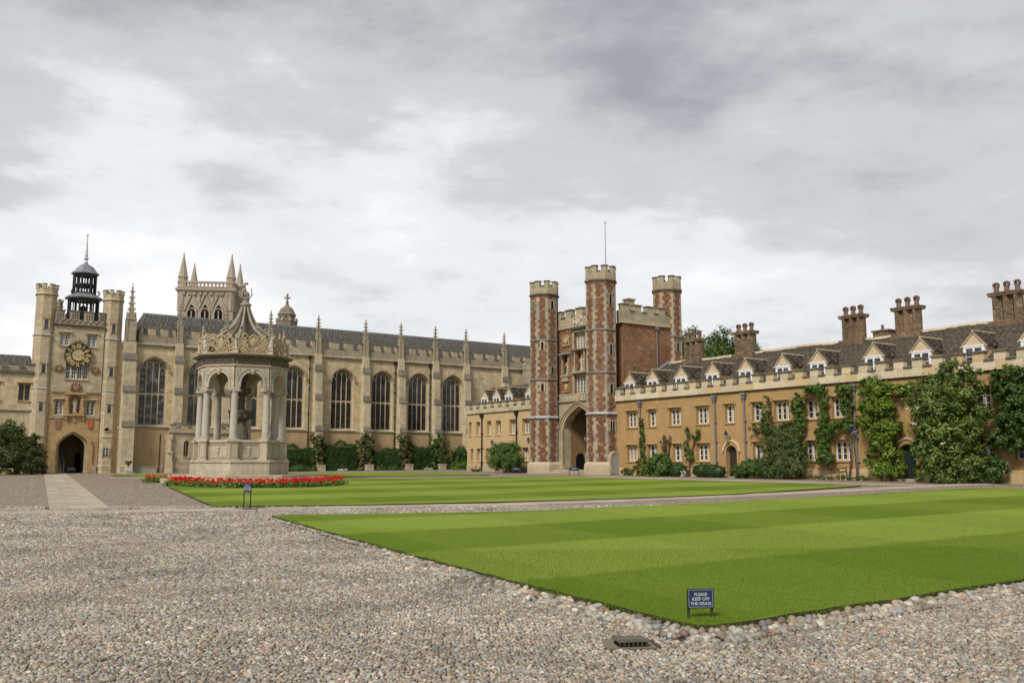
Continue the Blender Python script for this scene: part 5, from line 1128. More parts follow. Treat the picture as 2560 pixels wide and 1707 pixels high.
for ang in (0,PI/2):
    for i in (-1,0,1):
        c=i*2.45; m=MB(); y=-hw-.2
        I=[(c-.72,28)]+arch(c-.72,c+.72,29.6,31.1,.5,5)+[(c+.72,28)]; O=[(c-1.0,28)]+arch(c-1.0,c+1.0,29.6,31.6,.5,5)+[(c+1.0,28)]; m.ring(I,O,y,-hw-.005); m.box(c-.1,c+.1,y+.05,-hw-.005,28,29.9); m.ring(arch(c-.65,c+.65,29.7,30.3,.3,4),arch(c-.65,c+.65,29.9,30.5,.3,4),y+.05,-hw-.005)
        m.ring([(c-1.25,29.9),(c,33.1),(c+1.25,29.9)],[(c-1.45,29.9),(c,33.6),(c+1.45,29.9)],y-.05,-hw-.005); m.box(c-.08,c+.08,y-.05,-hw-.005,33.3,33.7); m.box(c+1.3,c+1.46,y,-hw-.005,28,33.3)
        w=m.build('window',M['far_stone'],ft,(0,0,0),ang); pm=MB().prism(I,-hw-.06,-hw-.01).mesh('pane',M['dark_void']); p=bpy.data.objects.new('pane',pm); COL.objects.link(p); p.parent=w; FL[p.name]=(0,0,0)
for k in range(9):
    piece('corbel',(.5,.35,.45),(-4.0+k*1.0,-hw-.16,32.9),M['far_stone'],ft)
dt=thing('domed_turret','small domed stone turret topped by a cross just behind the chapel roof ridge','turret',(-27.75,112),R(10),z=1.2)
MB().octa(0,0,[(1.25,10),(1.25,18.9),(1.3,18.95),(1.3,19.0),(1.0,19.02),(1.0,19.75)]).build('drum',M['sooty_stone'],dt)
MB().octa(0,0,[(1.0,19.7),(1.1,19.78),(1.1,19.85),(.98,20.0),(.82,20.4),(.6,20.7),(.32,20.85),(.22,21.1)]).build('dome',M['sooty_stone'],dt)
MB().lathe([(.2,21.05),(.14,21.3),(.22,21.4),(.12,21.5),(.1,22.3)],8).box(-.36,.36,-.09,.09,21.85,22.05).ell((0,0,22.35),(.14,.14,.14),6,4).build('cross',M['sooty_stone'],dt)
for k in range(8): piece('merlon',(.3,.3,.35),(1.2*math.cos(PI/8+k*PI/4),1.2*math.sin(PI/8+k*PI/4),18.98),M['far_stone'],dt,PI/8+k*PI/4)
for k in range(8):
    a=-PI/2+k*PI/4; m=MB(); m.lathe([(.01,-.04),(.11,-.04),(.11,.03)],8); o=m.build('oculus',M['dark_void'],dt); o.location=(1.0*math.cos(a),1.0*math.sin(a),19.45-1.2); o.rotation_euler=(0,R(90),a)
# ---------------------------------------------------------------- fountain
FC=(-16.88,57.5); FA=R(-83.4)
ftn=thing('fountain','octagonal stone fountain pavilion with columns, pierced cresting and crown of ribs topped by a lion','fountain',FC,FA)
def fb(mb,name,mat,parent=None,rz=0,**k): return mb.build(name,M[mat],parent or ftn,(0,0,0),rz,**k)
def o8(m,prof): return m.lathe(prof,8,0,0,0)
for Rr,Ri,z0,z1 in ((4.25,2.8,.5,1.02),(5.15,4.1,.4,.83)):
    for k in range(8):
        a0,a1=k*PI/4,(k+1)*PI/4; c=lambda a,r:Vector((r*math.cos(a),r*math.sin(a)))
        for h in (0,1):
            P=[c(a0,Ri).lerp(c(a1,Ri),h/2),c(a0,Rr).lerp(c(a1,Rr),h/2),c(a0,Rr).lerp(c(a1,Rr),h/2+.497),c(a0,Ri).lerp(c(a1,Ri),h/2+.497)]
            m=MB(); m.loft([[(p.x,p.y,z) for p in P] for z in (z0,z1-.02)]+[[(p.x*.997,p.y*.997,z1) for p in P]]); fb(m,'step_stone','fountain_stone')
fb(o8(MB(),[(2.98,.6),(2.98,1.72),(3.04,1.76),(3.04,1.84),(2.95,1.88),(2.3,1.9)]),'plinth','fountain_stone')
for k in range(8):
    a=k*PI/4; cx,cy=2.5*math.cos(a),2.5*math.sin(a)
    m=MB(); m.box(-.34,.34,-.34,.34,1.86,2.0); m.box(-.27,.27,-.27,.27,2.0,2.98); m.box(-.35,.35,-.35,.35,2.98,3.13)
    for s in (-1,1): m.ring([(-.16,2.12),(-.16,2.86),(.16,2.86),(.16,2.12),(-.16,2.12)],[(-.21,2.06),(-.21,2.92),(.21,2.92),(.21,2.06),(-.21,2.06)],s*.285-.014,s*.285+.014)
    p=m.build('pedestal',M['fountain_stone'],ftn,(cx,cy,0),a+PI/2+PI/8)
    m=MB(); m.lathe([(.3,3.13),(.3,3.19),(.25,3.22),(.27,3.28),(.225,3.33),(.215,4.4),(.185,5.9),(.22,5.93),(.22,5.97),(.19,5.99)],14); col=m.build('column',M['fountain_column'],ftn,(cx,cy,0),smooth=True)
    m=MB(); m.box(-.27,.27,-.25,.25,6.1,6.2)
    for s in (-1,1): m.v+=[]; m.tube([(s*.26,-.24,6.05),(s*.26,.24,6.05)],.09,8); m.ell((s*.26,-.24,6.05),(.06,.03,.06),6,4)
    m.box(-.2,.2,-.22,.22,5.99,6.1); cap=bpy.data.objects.new('capital',m.mesh('capital',M['fountain_stone'])); COL.objects.link(cap); cap.parent=col; cap.rotation_euler=(0,0,a+PI/2)
ap=2.5*math.cos(PI/8)
w=MB().box(-.75,.75,-.12,.1,1.9,2.95).box(-.78,.78,-.2,.14,2.95,3.1); w.ring([(-.55,2.1),(-.55,2.8),(.55,2.8),(.55,2.1),(-.55,2.1)],[(-.62,2.03),(-.62,2.87),(.62,2.87),(.62,2.03),(-.62,2.03)],-.16,-.119)
wm=w.mesh('parapet_panel',M['fountain_stone'])
c=MB(); c.ell((0,-.15,2.62),(.1,.06,.11),8,5); c.ell((0,-.14,2.45),(.16,.04,.07),8,4); c.tube([(0,-.15,2.36),(0,-.16,2.22)],[.07,.03],6); c.ell((0,-.14,2.18),(.07,.05,.05),6,4); cm=c.mesh('carved_mask',M['fountain_column'])
A=arch(-.69,.69,6.45,7.14,0,8)
g=MB(); wall_open(g,-.99,.99,6.2,7.5,-.22,.22,[(-.69,.69,6.2,7.14,A)]); am=g.mesh('arch',M['fountain_stone'])
g=MB(); g.ring([(-.69,6.2)]+A+[(.69,6.2)],[(-.8,6.2)]+arch(-.8,.8,6.45,7.26,0,8)+[(.8,6.2)],-.28,-.221); g.ring(arch(-.85,.85,6.6,7.33,0,8),arch(-.9,.9,6.6,7.39,0,8),-.26,-.221); mm_=g.mesh('archivolt',M['fountain_column'])
g=MB(); g.hexa([(-.07,-.34,7.02),(.07,-.34,7.02),(.07,-.2,7.02),(-.07,-.2,7.02),(-.12,-.36,7.34),(.12,-.36,7.34),(.12,-.2,7.34),(-.12,-.2,7.34)]); g.ell((0,-.35,7.2),(.08,.06,.1),7,4); km=g.mesh('keystone',M['fountain_stone'])
g=MB()
for i in range(10):
    for s in (-1,1):
        x=s*random.uniform(.72,.93); z=random.uniform(6.75,7.45); g.ell((x,-.23,z),(random.uniform(.03,.06),.03,random.uniform(.03,.07)),6,3)
spm=g.mesh('spandrel_carving',M['fountain_column'])
g=MB()
for i in range(20):
    x=-.98+i*.103
    for r in range(2): g.ell((x+random.uniform(-.02,.02),-.02,7.74+r*.16+random.uniform(-.02,.02)),(.05,.045,.065),6,4)
    if i%2: g.tube([(x-.05,-.03,7.68),(x+.04,-.05,7.82),(x-.03,-.03,7.96)],.025,5)
frm=g.mesh('frieze_carving',M['fountain_dark'])
# pierced strapwork cresting, three designs
def crest(v):
    g=MB(); y=0
    g.box(-1.02,1.02,-.07,.07,8.24,8.34)
    def sc(x,z,r,d=1,t0=0,t1=5.2,th=.062):
        g.tube([(x+d*r*(1-.11*t)*math.cos(t),y,z+r*(1-.11*t)*math.sin(t)) for t in [t0+(t1-t0)*i/9 for i in range(10)]],[th*(1-.05*i) for i in range(10)],5)
    for s in (-1,1):
        sc(s*.68,8.55,.2,s,-1.2,4.4); sc(s*.32,8.78,.22,s,-.6,4.2); sc(s*.62,8.98,.17,-s,-.9,3.9); sc(s*.28,8.46,.13,-s,0,4.8)
        g.tube([(s*.95,y,8.34),(s*.86,y,8.6),(s*.9,y,8.85),(s*.72,y,9.1)],[.06,.05,.06,.03],5); g.ell((s*.7,y,9.18),(.06,.06,.07),6,4)
        g.tube([(s*.1,y,8.34),(s*.42,y,8.62),(s*.2,y,9.0),(s*.4,y,9.25)],.05,5)
    for s in (-1,1):
        sc(s*.5,9.18,.15,s,-.4,4.6,.05); sc(s*.14,9.08,.14,-s,-.8,4.0,.05); sc(s*.86,8.72,.12,-s,0,4.4,.05)
    if v==0: g.ell((0,y,8.86),(.23,.09,.26),10,6); g.tube([(-.26,y,9.1),(0,y,9.28),(.26,y,9.1)],.06,5)
    elif v==1: shield(g,0,.06,8.62,.42,.52,.12); g.box(-.26,.26,-.08,.08,9.18,9.26); g.box(-.16,.16,-.07,.07,9.26,9.5); g.box(-.22,.22,-.08,.08,9.5,9.56); g.tube([(0,y,9.56),(0,y,9.74)],[.1,.04],6); g.ell((0,y,9.8),(.07,.07,.07),6,4)
    else: g.ell((0,y,8.8),(.18,.08,.3),10,6); g.ell((0,y,9.25),(.13,.08,.14),8,5); g.ell((0,y,9.45),(.07,.07,.1),6,4)
    g.v=[(a,b,8.24+(c-8.24)*1.14) for a,b,c in g.v]; return g.mesh('cresting',M['fountain_carving'])
CM=[crest(v) for v in range(3)]
for k in range(8):
    ph=PI/8+k*PI/4; rz=ph+PI/2; at=lambda r:(r*math.cos(ph),r*math.sin(ph),0)
    pp=link('parapet_panel',wm,ftn,at(2.22),rz); q=link('carved_mask',cm,None); q.parent=pp; q.location=(0,0,0)
    a=link('arch',am,ftn,at(ap),rz)
    for nme,me in (('archivolt',mm_),('keystone',km),('spandrel_carving',spm)): q=link(nme,me,None); q.parent=a; q.location=(0,0,0)
    link('frieze_carving',frm,ftn,at(2.58),rz); link('cresting',CM[(k+1)%3 if k%2 else (k//2)%2],ftn,at(2.5),rz)
fb(o8(MB(),[(2.72,7.48),(2.82,7.52),(2.82,7.6),(2.7,7.64),(.5,7.65)]),'architrave','fountain_stone')
fb(o8(MB(),[(2.7,7.62),(2.72,8.02),(.5,8.03)]),'frieze','fountain_dark')
fb(o8(MB(),[(2.74,8.0),(2.82,8.06),(3.12,8.16),(3.12,8.23),(2.95,8.26),(.3,8.3)]),'cornice','fountain_dark')
for k in range(8):
    a=k*PI/4; c,s=math.cos(a),math.sin(a)
    m=MB(); m.tube([(r*c,r*s,z) for r,z in ((2.62,8.25),(2.45,8.75),(2.1,9.22),(1.62,9.62),(1.15,9.95),(.78,10.28),(.53,10.7),(.33,11.15),(.2,11.6))],[.1,.105,.105,.1,.1,.095,.09,.08,.07],6)
    for r,z in ((2.3,9.15),(1.3,10.05)): m.ell((r*c,r*s,z),(.1,.1,.1),6,4)
    fb(m,'crown_rib','fountain_weathered')
    m=MB(); x,y=2.72*c,2.72*s; m.box(x-.15,x+.15,y-.15,y+.15,8.24,8.5); m.box(x-.2,x+.2,y-.2,y+.2,8.5,8.56)
    if k%2==0: statue(m,x,y,8.56,.85)
    else:   # seated heraldic beast
        m.ell((x,y,8.75),(.16,.16,.2),8,5); m.ell((x+.06*c,y+.06*s,8.98),(.12,.12,.2),8,5); m.ell((x+.12*c,y+.12*s,9.22),(.1,.1,.12),8,5); m.tube([(x+.12*c,y+.12*s,8.56),(x+.12*c,y+.12*s,8.95)],.05,6); m.tube([(x-.15*c,y-.15*s,8.6),(x-.22*c,y-.22*s,8.9),(x-.12*c,y-.12*s,9.1)],.03,5)
    fb(m,'corner_figure','statue_stone')
fb(MB().lathe([(.5,9.55),(.62,9.65),(.5,9.9),(.36,10.3),(.26,10.8),(.2,11.3),(.16,11.6)],10),'inner_core','fountain_dark')
fb(MB().lathe([(.2,11.4),(.33,11.56),(.37,11.64),(.33,11.71),(.22,11.76),(.2,11.95),(.26,12.0),(.24,12.06),(.24,12.12)],12),'neck','fountain_weathered')
m=MB(); m.ell((0,0,12.32),(.17,.24,.2),8,6); m.ell((0,-.12,12.55),(.15,.15,.26),8,6); m.ell((0,-.18,12.83),(.14,.15,.15),8,6); m.ell((0,-.3,12.8),(.08,.1,.07),6,4)
for s in (-1,1): m.tube([(s*.1,-.26,12.08),(s*.1,-.24,12.5)],[.06,.07],6); m.tube([(s*.14,.1,12.1),(s*.16,.0,12.3)],[.08,.1],6)
m.tube([(0,.25,12.15),(0,.38,12.35),(0,.3,12.6),(0,.36,12.75)],.04,5); m.lathe([(.1,12.95),(.14,13.05),(.1,13.06)],8); m.box(-.3,-.08,-.38,-.3,12.2,12.6)
fb(m,'lion','fountain_weathered',rz=R(20))
m=MB(); m.lathe([(.62,1.8),(.62,2.2),(.5,2.3),(.42,2.6),(.5,3.2),(.4,3.7),(.3,4.2),(.35,4.35)],12); fb(m,'basin_stem','basin_stone')
m=MB(); m.lathe([(.3,4.3),(.55,4.45),(.76,4.75),(.84,4.93),(.8,4.95),(.7,4.8),(.2,4.7)],16)
for i in range(12): a=2*PI*i/12; m.ell((.66*math.cos(a),.66*math.sin(a),4.62),(.1,.1,.17),6,4)
bs=fb(m,'basin','basin_stone'); fb(MB().lathe([(.01,4.84),(.72,4.845),(.72,4.85)],16),'water','window_glass',bs)
m=MB(); m.lathe([(.2,4.7),(.24,5.0),(.16,5.2),(.22,5.6),(.16,5.85),(.4,5.98),(.55,6.12),(.56,6.34),(.5,6.36),(.2,6.3),(.2,6.8),(.3,7.0),(.3,7.55)],12); fb(m,'upper_basin','basin_stone')
# ---------------------------------------------------------------- foliage
def leaf_mesh(name,P,N,size,mat,rnd,asp=.5):
    n=len(P); N=N+rng.normal(0,.55,(n,3)); N/=np.linalg.norm(N,axis=1)[:,None]
    D=rng.normal(0,1,(n,3)); D[:,2]-=.35; D-=N*(D*N).sum(1)[:,None]; D/=np.linalg.norm(D,axis=1)[:,None]+1e-9; Wd=np.cross(N,D)
    L=(size*rng.uniform(.65,1.3,n))[:,None]; w=L*asp*.5
    v=np.empty((n,4,3)); v[:,0]=P-D*L*.5; v[:,1]=P+Wd*w+N*L*.06; v[:,2]=P+D*L*.5; v[:,3]=P-Wd*w+N*L*.06
    return mesh_np(name,v.reshape(-1,3),f4=np.arange(n*4).reshape(-1,4),mat=mat,rnd=np.clip(rnd,0,1))
def blob_pts(blobs,n,clump=.28,fill=.25):
    wts=np.array([(b[3]*b[4]*b[5])**(2/3)*(b[6] if len(b)>6 else 1) for b in blobs]); wts/=wts.sum(); PP=[];NN=[];RR=[]
    for b,w in zip(blobs,wts):
        k=max(20,int(n*w)); c=np.array(b[:3]); r=np.array(b[3:6]); nc=max(5,int(k/45))
        d=rng.normal(0,1,(nc,3)); d/=np.linalg.norm(d,axis=1)[:,None]; rad=np.where(rng.random(nc)<fill,rng.uniform(.3,.8,nc),rng.uniform(.78,1.05,nc)); cc=c+d*r*rad[:,None]; cr=rng.normal(0,.16,nc)
        idx=rng.integers(0,nc,k); off=rng.normal(0,1,(k,3)); off/=np.linalg.norm(off,axis=1)[:,None]; off*=(rng.random(k)**.5)[:,None]
        cs=clump*min(1.3,max(.5,r.mean())); p=cc[idx]+off*cs*np.where(rng.random((k,1))<.07,rng.uniform(1.2,2.0,(k,1)),rng.uniform(.7,1.2,(k,1))); nn=off*.8+d[idx]*.7; nn[:,2]+=.5
        PP.append(p);NN.append(nn);RR.append(np.clip(rng.normal(.45,.2,k)+cr[idx],0,1))
    return np.concatenate(PP),np.concatenate(NN),np.concatenate(RR)
def plant(name,label,cat,fr,base,blobs,n,size,mat,stems=None,group=None,clump=.28,asp=.5,fill=.25,ymax=None,zmin=None,core=None):
    """fr: 'E','C' or 'W' frame; base (x,y); blobs in frame coordinates with absolute z"""
    o,a=(ERO,ERA) if fr=='E' else (CHO,CHA) if fr=='C' else ((0,0),0); bw=toworld(o,a,*base); z=gz(*bw)
    t=thing(name,label,cat,bw,a,z,group); P,N,Rn=blob_pts(blobs,n,clump,fill); P[:,0]-=base[0]; P[:,1]-=base[1]
    if ymax is not None: P[:,1]=np.where(P[:,1]>ymax-base[1],ymax-base[1]-rng.uniform(0,.12,len(P)),P[:,1])
    P[:,2]=np.maximum(P[:,2],z+rng.uniform(.0,.2,len(P))); P[:,2]-=z
    link('foliage',leaf_mesh('foliage',P,N,size,M[mat],Rn,asp),t,(0,0,z))
    m=MB()
    for s in (stems or [[(base[0],base[1],z-.1),(base[0]+.05,base[1],z+.6),(blobs[0][0],min(blobs[0][1],base[1]),blobs[0][2])]]):
        k=len(s); m.tube([(q[0]-base[0],q[1]-base[1],q[2]) for q in s],[.06-.035*i/k for i in range(k)],6)
    m.build('stem',M['bark'],t)
    if core:
        m=MB()
        for b in blobs: m.ell((b[0]-base[0],b[1]-base[1],b[2]),(b[3]*core,b[4]*core,b[5]*core),10,7)
        m.build('dark_core',M['leaf_hedge'],t)  # solid dark filler inside the leaves, keeps the bush opaque
    return t
G='plants along the ochre range'
plant('ivy','narrow column of ivy climbing the first drainpipe beside the gatehouse','climber','E',(3.1,-.25),[(3.1,-.2,z,.22+.06*(z<3.4),.16,.4) for z in (2.0,2.5,3.0,3.5,4.0,4.4,4.8)],2600,.11,'leaf_ivy',clump=.18,group=G)
plant('climber','sparse half-bare climber left of the taller wall shrub by the second window','climber','E',(5.6,-.25),[(5.4,-.2,3.3,.35,.1,.4),(5.8,-.2,2.6,.4,.1,.5),(5.2,-.2,2.2,.25,.1,.3),(6.0,-.2,3.4,.2,.1,.3)],520,.13,'leaf_dry',[[(5.6,-.2,.8),(5.6,-.15,2.2),(5.3,-.12,3.2),(5.4,-.12,3.8)],[(5.6,-.2,1.4),(5.9,-.15,2.6),(6.0,-.12,3.7)],[(5.6,-.15,2.2),(5.1,-.12,2.9)]],G)
plant('climber','thin wall shrub with bare branches between two lower windows','climber','E',(8.0,-.25),[(7.8,-.2,3.9,.3,.12,.4),(8.6,-.2,3.5,.35,.12,.3),(7.9,-.25,2.9,.35,.15,.4),(8.0,-.25,2.1,.4,.15,.4),(8.9,-.2,3.9,.15,.1,.2)],1100,.14,'leaf_ivy',[[(8,-.3,.8),(8.0,-.2,2.0),(7.8,-.15,3.2),(7.75,-.12,4.3)],[(8,-.2,2.2),(8.5,-.15,3.2),(8.9,-.12,4.0)],[(8,-.2,1.8),(8.3,-.15,2.6)]],G)
plant('shrub','low spiky green plant at the foot of the gatehouse wall','shrub','E',(2.7,-1.2),[(2.7,-1.2,1.0,.65,.4,.3)],700,.3,'leaf_ivy',group=G,asp=.12)
plant('shrub','yellow-green shrub beside the round leafy bush near the gatehouse','shrub','E',(4.3,-1.3),[(4.3,-1.3,1.25,.65,.5,.6),(4.1,-1.2,1.6,.4,.35,.35)],2600,.13,'leaf_yellow',group=G)
plant('bush','rounded bright green bush in front of the second lower window','bush','E',(6.1,-1.4),[(6.1,-1.4,1.45,1.15,.85,.85),(5.8,-1.3,2.0,.6,.5,.45),(6.6,-1.3,1.9,.55,.5,.4)],6500,.15,'leaf_ivy',group=G,core=.7)
plant('bush','small clipped dark green dome bush by the white flowers','bush','E',(7.65,-1.0),[(7.65,-1.0,1.2,.85,.6,.55)],4500,.07,'leaf_hedge',group=G,clump=.12,core=.9)
plant('bush','low clipped hedge mound left of the arched doorway','bush','E',(10.6,-1.0),[(9.9,-1.0,1.2,.8,.55,.5),(10.8,-1.0,1.2,.8,.55,.52),(11.5,-1.0,1.15,.5,.5,.45)],6500,.07,'leaf_hedge',group=G,clump=.12,core=.9)
plant('bush','spreading dark green bush right of the arched doorway','bush','E',(14.2,-1.2),[(13.6,-1.2,1.15,.85,.6,.5),(14.5,-1.2,1.4,1.1,.7,.65),(15.4,-1.2,1.4,.8,.6,.65)],7500,.1,'leaf_ivy',group=G,clump=.18,core=.85)
plant('white_flower','small white flowering plant beside the clipped dome bush','flower','E',(8.5,-1.3),[(8.5,-1.3,1.0,.18,.15,.22)],160,.1,'petal_white',group=G)
plant('shrub','large grey-green shrub reaching the upper windows in the middle of the range','shrub','E',(16.9,-1.0),[(16.6,-1.0,1.6,1.5,.9,.95),(17.6,-1.0,1.7,1.1,.85,.9),(16.4,-.8,2.7,1.3,.7,.8),(17.4,-.8,2.8,1.0,.65,.8),(16.3,-.6,3.6,1.0,.5,.6),(17.3,-.6,3.7,.9,.5,.65),(15.1,-.45,5.2,.4,.3,.8),(14.5,-.4,3.95,.85,.3,.35),(15.3,-.5,4.3,.5,.35,.5)],25000,.125,'leaf_grey',group=G,ymax=-.06)
plant('climber','climbing rose arching under the parapet and down between the windows','climber','E',(19.2,-.5),[(17.7,-.4,5.3,.5,.3,.75),(17.8,-.45,4.3,.45,.3,.75),(18.6,-.4,6.2,.7,.28,.3),(19.4,-.4,6.15,.55,.28,.35),(19.55,-.4,5.4,.35,.25,.6),(19.4,-.4,4.5,.4,.28,.55),(19.5,-.45,3.6,.6,.3,.5),(20.4,-.4,3.85,.75,.28,.42),(21.3,-.4,3.9,.6,.28,.5),(19.4,-.5,2.7,.5,.35,.6),(19.6,-.55,2.0,.65,.35,.4),(21.2,-.4,5.2,.4,.25,.7),(21.0,-.4,6.1,.6,.25,.4)],21000,.125,'leaf_ivy',[[(21.0,-.3,.7),(21.2,-.25,2.0),(21.3,-.2,3.6),(21.3,-.2,5.6)],[(20.9,-.3,.7),(20.8,-.25,1.45),(19.6,-.25,1.3),(19.3,-.2,2.4)],[(19.4,-.2,2.4),(19.5,-.2,4.4),(19.3,-.2,6.1),(17.9,-.2,6.1)]],G,clump=.24,ymax=-.06)
plant('lilac_flowers','small cluster of lilac blooms on the drainpipe','flower','E',(21.55,-.35),[(21.5,-.45,3.55,.22,.12,.22)],150,.1,'petal_lilac',group=G)
plant('wisteria','tall billowing bright green climber left of the dark green door','climber','E',(23.6,-.9),[(22.9,-.6,6.0,.75,.5,.6),(23.6,-.7,5.7,.7,.55,.65),(22.8,-.7,5.0,.6,.5,.5),(23.9,-.75,4.9,.65,.55,.5),(22.9,-.75,3.9,.75,.55,.55),(24.1,-.8,3.6,.8,.6,.6),(23.5,-.8,2.9,.7,.55,.5),(24.2,-.85,2.4,.65,.55,.6),(23.6,-.85,1.5,.85,.55,.55),(24.4,-.85,1.5,.5,.5,.55),(24.8,-.4,5.8,.7,.35,.45),(22.8,-.8,2.0,.35,.35,.35)],21000,.15,'leaf_bright',[[(23.2,-.4,.7),(23.3,-.35,2.5),(23.5,-.3,4.5),(23.4,-.3,6.2)],[(23.8,-.4,.7),(24.1,-.35,2.4),(24.2,-.3,5.0)]],G,clump=.32,ymax=-.06,fill=.3)
plant('magnolia','big glossy magnolia with white blooms trained against the right of the range','tree','E',(27.9,-1.2),[(28.1,-1.2,6.55,.62,.6,.6),(29.2,-1.2,6.15,.6,.5,.5),(27.2,-1.4,5.6,1.05,.8,.7),(28.7,-1.4,5.5,1.1,.85,.75),(26.2,-1.2,5.1,.7,.6,.55),(27.6,-1.6,4.5,1.25,.95,.8),(29.1,-1.5,4.3,.95,.85,.85),(26.6,-1.4,4.0,.7,.7,.55),(27.7,-1.7,3.3,1.3,1.0,.85),(29.0,-1.6,3.1,1.0,.9,.85),(26.7,-1.6,2.7,.75,.7,.5),(27.7,-1.7,2.0,1.35,1.0,.8),(29.0,-1.6,1.7,.95,.9,.8),(26.9,-1.7,1.3,.8,.7,.5),(28.2,-1.7,1.1,1.4,.8,.45)],21000,.21,'leaf_magnolia',[[(27.9,-.8,.6),(27.9,-.9,2.5),(28.0,-.9,4.8),(28.1,-1.0,6.5)],[(27.9,-.8,1.4),(28.7,-1.0,3.2),(29.0,-1.1,5.2)],[(27.9,-.8,1.2),(27.1,-1.0,3.0),(26.8,-1.1,4.8)]],G,clump=.36,ymax=-.08,fill=.3,asp=.42)
BL=['white magnolia bloom high on the left of the tree','white magnolia bloom in the middle of the tree','lowest white magnolia bloom left of the trunk','white magnolia bloom at the very top under the parapet','white magnolia bloom at the outer left edge of the tree','white magnolia bloom low on the front of the tree']
for (x,z,y),bl in zip(((26.2,5.77,-2.0),(27.1,4.6,-2.7),(26.6,3.78,-2.3),(29.1,6.55,-1.8),(26.0,4.64,-1.95),(28.4,2.7,-2.7)),BL):
    bw=erw(x,y); pl=[(0,0,0,.10,.10,.06)]; P,N,Rn=blob_pts(pl,26,.05,0); o=link('magnolia_flower',leaf_mesh('magnolia_flower',P,N,.13,M['petal_white'],Rn,.7),None,(bw[0],bw[1],z)); tag(o,bl,'flower','magnolia blooms')
plant('climber','dark leafy climber at the far right edge beyond the magnolia','climber','E',(30.9,-.7),[(30.7,-.6,6.0,.9,.5,.55),(31.8,-.6,6.2,.9,.5,.5),(30.9,-.7,5.1,1.0,.55,.6),(32,-.7,5.0,1,.55,.7),(30.5,-.7,4.1,.9,.55,.6),(31.6,-.7,3.8,1.0,.55,.7),(30.0,-.7,3.0,.7,.5,.5),(30.8,-.7,2.7,.6,.45,.4),(32.4,-.7,2.6,.8,.5,.8),(30.1,-1.0,1.35,.7,.6,.65),(32.5,-.8,1.2,.9,.5,.5)],17000,.17,'leaf_dark',[[(31.2,-.4,.5),(31.2,-.3,2.5),(31,-.3,5.5)]],G,clump=.32,ymax=-.06,fill=.3)
plant('ground_plants','low strip of ground plants under the lilac climber','shrub','E',(20.6,-.7),[(18.9+.45*i,-.7,.85,.3,.25,.16) for i in range(9)],1500,.1,'leaf_grey',group=G)
# chapel side
G='plants along the chapel wall'
def hedge(x0,x1,y0,y1,z0,z1,label,n):
    b=((x0+x1)/2,(y0+y1)/2); bw=chw(*b); z=gz(*bw); t=thing('hedge',label,'hedge',bw,CHA,z,'clipped yew hedges by the chapel'); hx,hy=(x1-x0)/2,(y1-y0)/2; h=z1-z
    u=rng.random((n,3)); f=rng.random(n); P=np.empty((n,3)); N=np.zeros((n,3)); A=np.array([2*hx*h,2*hx*2*hy,2*hy*h,2*hy*h]); A/=A.sum(); c=np.cumsum(A)
    fr=f<c[0]; tp=(f>=c[0])&(f<c[1]); lf=(f>=c[1])&(f<c[2]); rt=f>=c[2]
    P[:,0]=(u[:,0]*2-1)*hx; P[:,1]=(u[:,1]*2-1)*hy; P[:,2]=u[:,2]*h
    P[fr,1]=-hy; N[fr,1]=-1; P[tp,2]=h; N[tp,2]=1; P[lf,0]=-hx; N[lf,0]=-1; P[rt,0]=hx; N[rt,0]=1
    wob=.10*np.sin(P[:,0]*2.1+x0)+.08*np.sin(P[:,2]*2.7+x0*2)+.05*np.sin(P[:,0]*6.3); P+=N*wob[:,None]+rng.normal(0,.05,P.shape)
    P[:,2]+=np.where(P[:,2]>h*.8,.12*np.sin(P[:,0]*1.7+x0)+.10*np.sin(P[:,0]*4.1+1)+np.abs(rng.normal(0,.09,n)),0)
    k=np.maximum(0,P[:,2]/h-.75); P[:,1]+=k*.7*(P[:,1]<0)
    link('foliage',leaf_mesh('foliage',P,N,.12,M['leaf_hedge'],np.clip(rng.normal(.45,.22,n),0,1)),t,(0,0,z)); MB().box(-hx+.12,hx-.12,-hy+.12,hy-.1,z,z1-.14).build('dark_core',M['leaf_hedge'],t)  # the box is a solid dark filler so the hedge hides the wall
    return t
hedge(8.3,12.5,-1.7,-.35,.8,3.15,'dark clipped hedge nearest the fountain below the chapel',8500); hedge(13.6,17.0,-1.7,-.35,.8,3.4,'dark clipped hedge between first and second wall climbers',8000); hedge(18.7,21.6,-1.7,-.35,.8,2.95,'lower dark hedge between second and third wall climbers',6500); hedge(23.1,25.8,-1.7,-.35,.8,3.25,'dark clipped hedge between third and fourth wall climbers',6500)
def cl(x0,x1,z1,label,mat,n,sz=.13):
    xm=(x0+x1)/2; w=(x1-x0)/2; plant('climber',label,'climber','C',(xm,-1.6),[(xm+random.uniform(-.15,.15),-1.5,z,w*(.8+.25*random.random()),.5,.5) for z in np.arange(1.0,z1-.1,.4)],n,sz,mat,[[(xm,-1.4,.7),(xm,-1.35,2.4),(xm,-1.3,z1-.4)]],G,clump=.24)
cl(12.0,13.6,4.6,'rose climber with brownish leaves on the buttress nearest the fountain','leaf_rose',10500,.15); cl(17.0,18.9,4.5,'wide straggling rose climber on the second buttress','leaf_rose',11500,.15); cl(21.4,23.1,4.6,'rose climber on the third buttress from the fountain','leaf_rose',10500,.15)
cl(25.0,27.6,4.6,'bushy green climber with white blooms on the fourth buttress','leaf_ivy',7000,.15)
plant('bush','dark glossy bush in the corner where chapel meets the pale wing','bush','C',(28.8,-1.8),[(28.7,-1.8,2.6,1.0,.8,.9),(28.5,-1.8,1.7,1.0,.8,.7)],6000,.16,'leaf_dark',group=G,core=.7)
plant('bush','bright green rounded shrub at the foot of the corner bush','bush','C',(28.3,-2.6),[(28.3,-2.6,1.25,1.15,.7,.6)],3600,.13,'leaf_bright',group=G,core=.7)
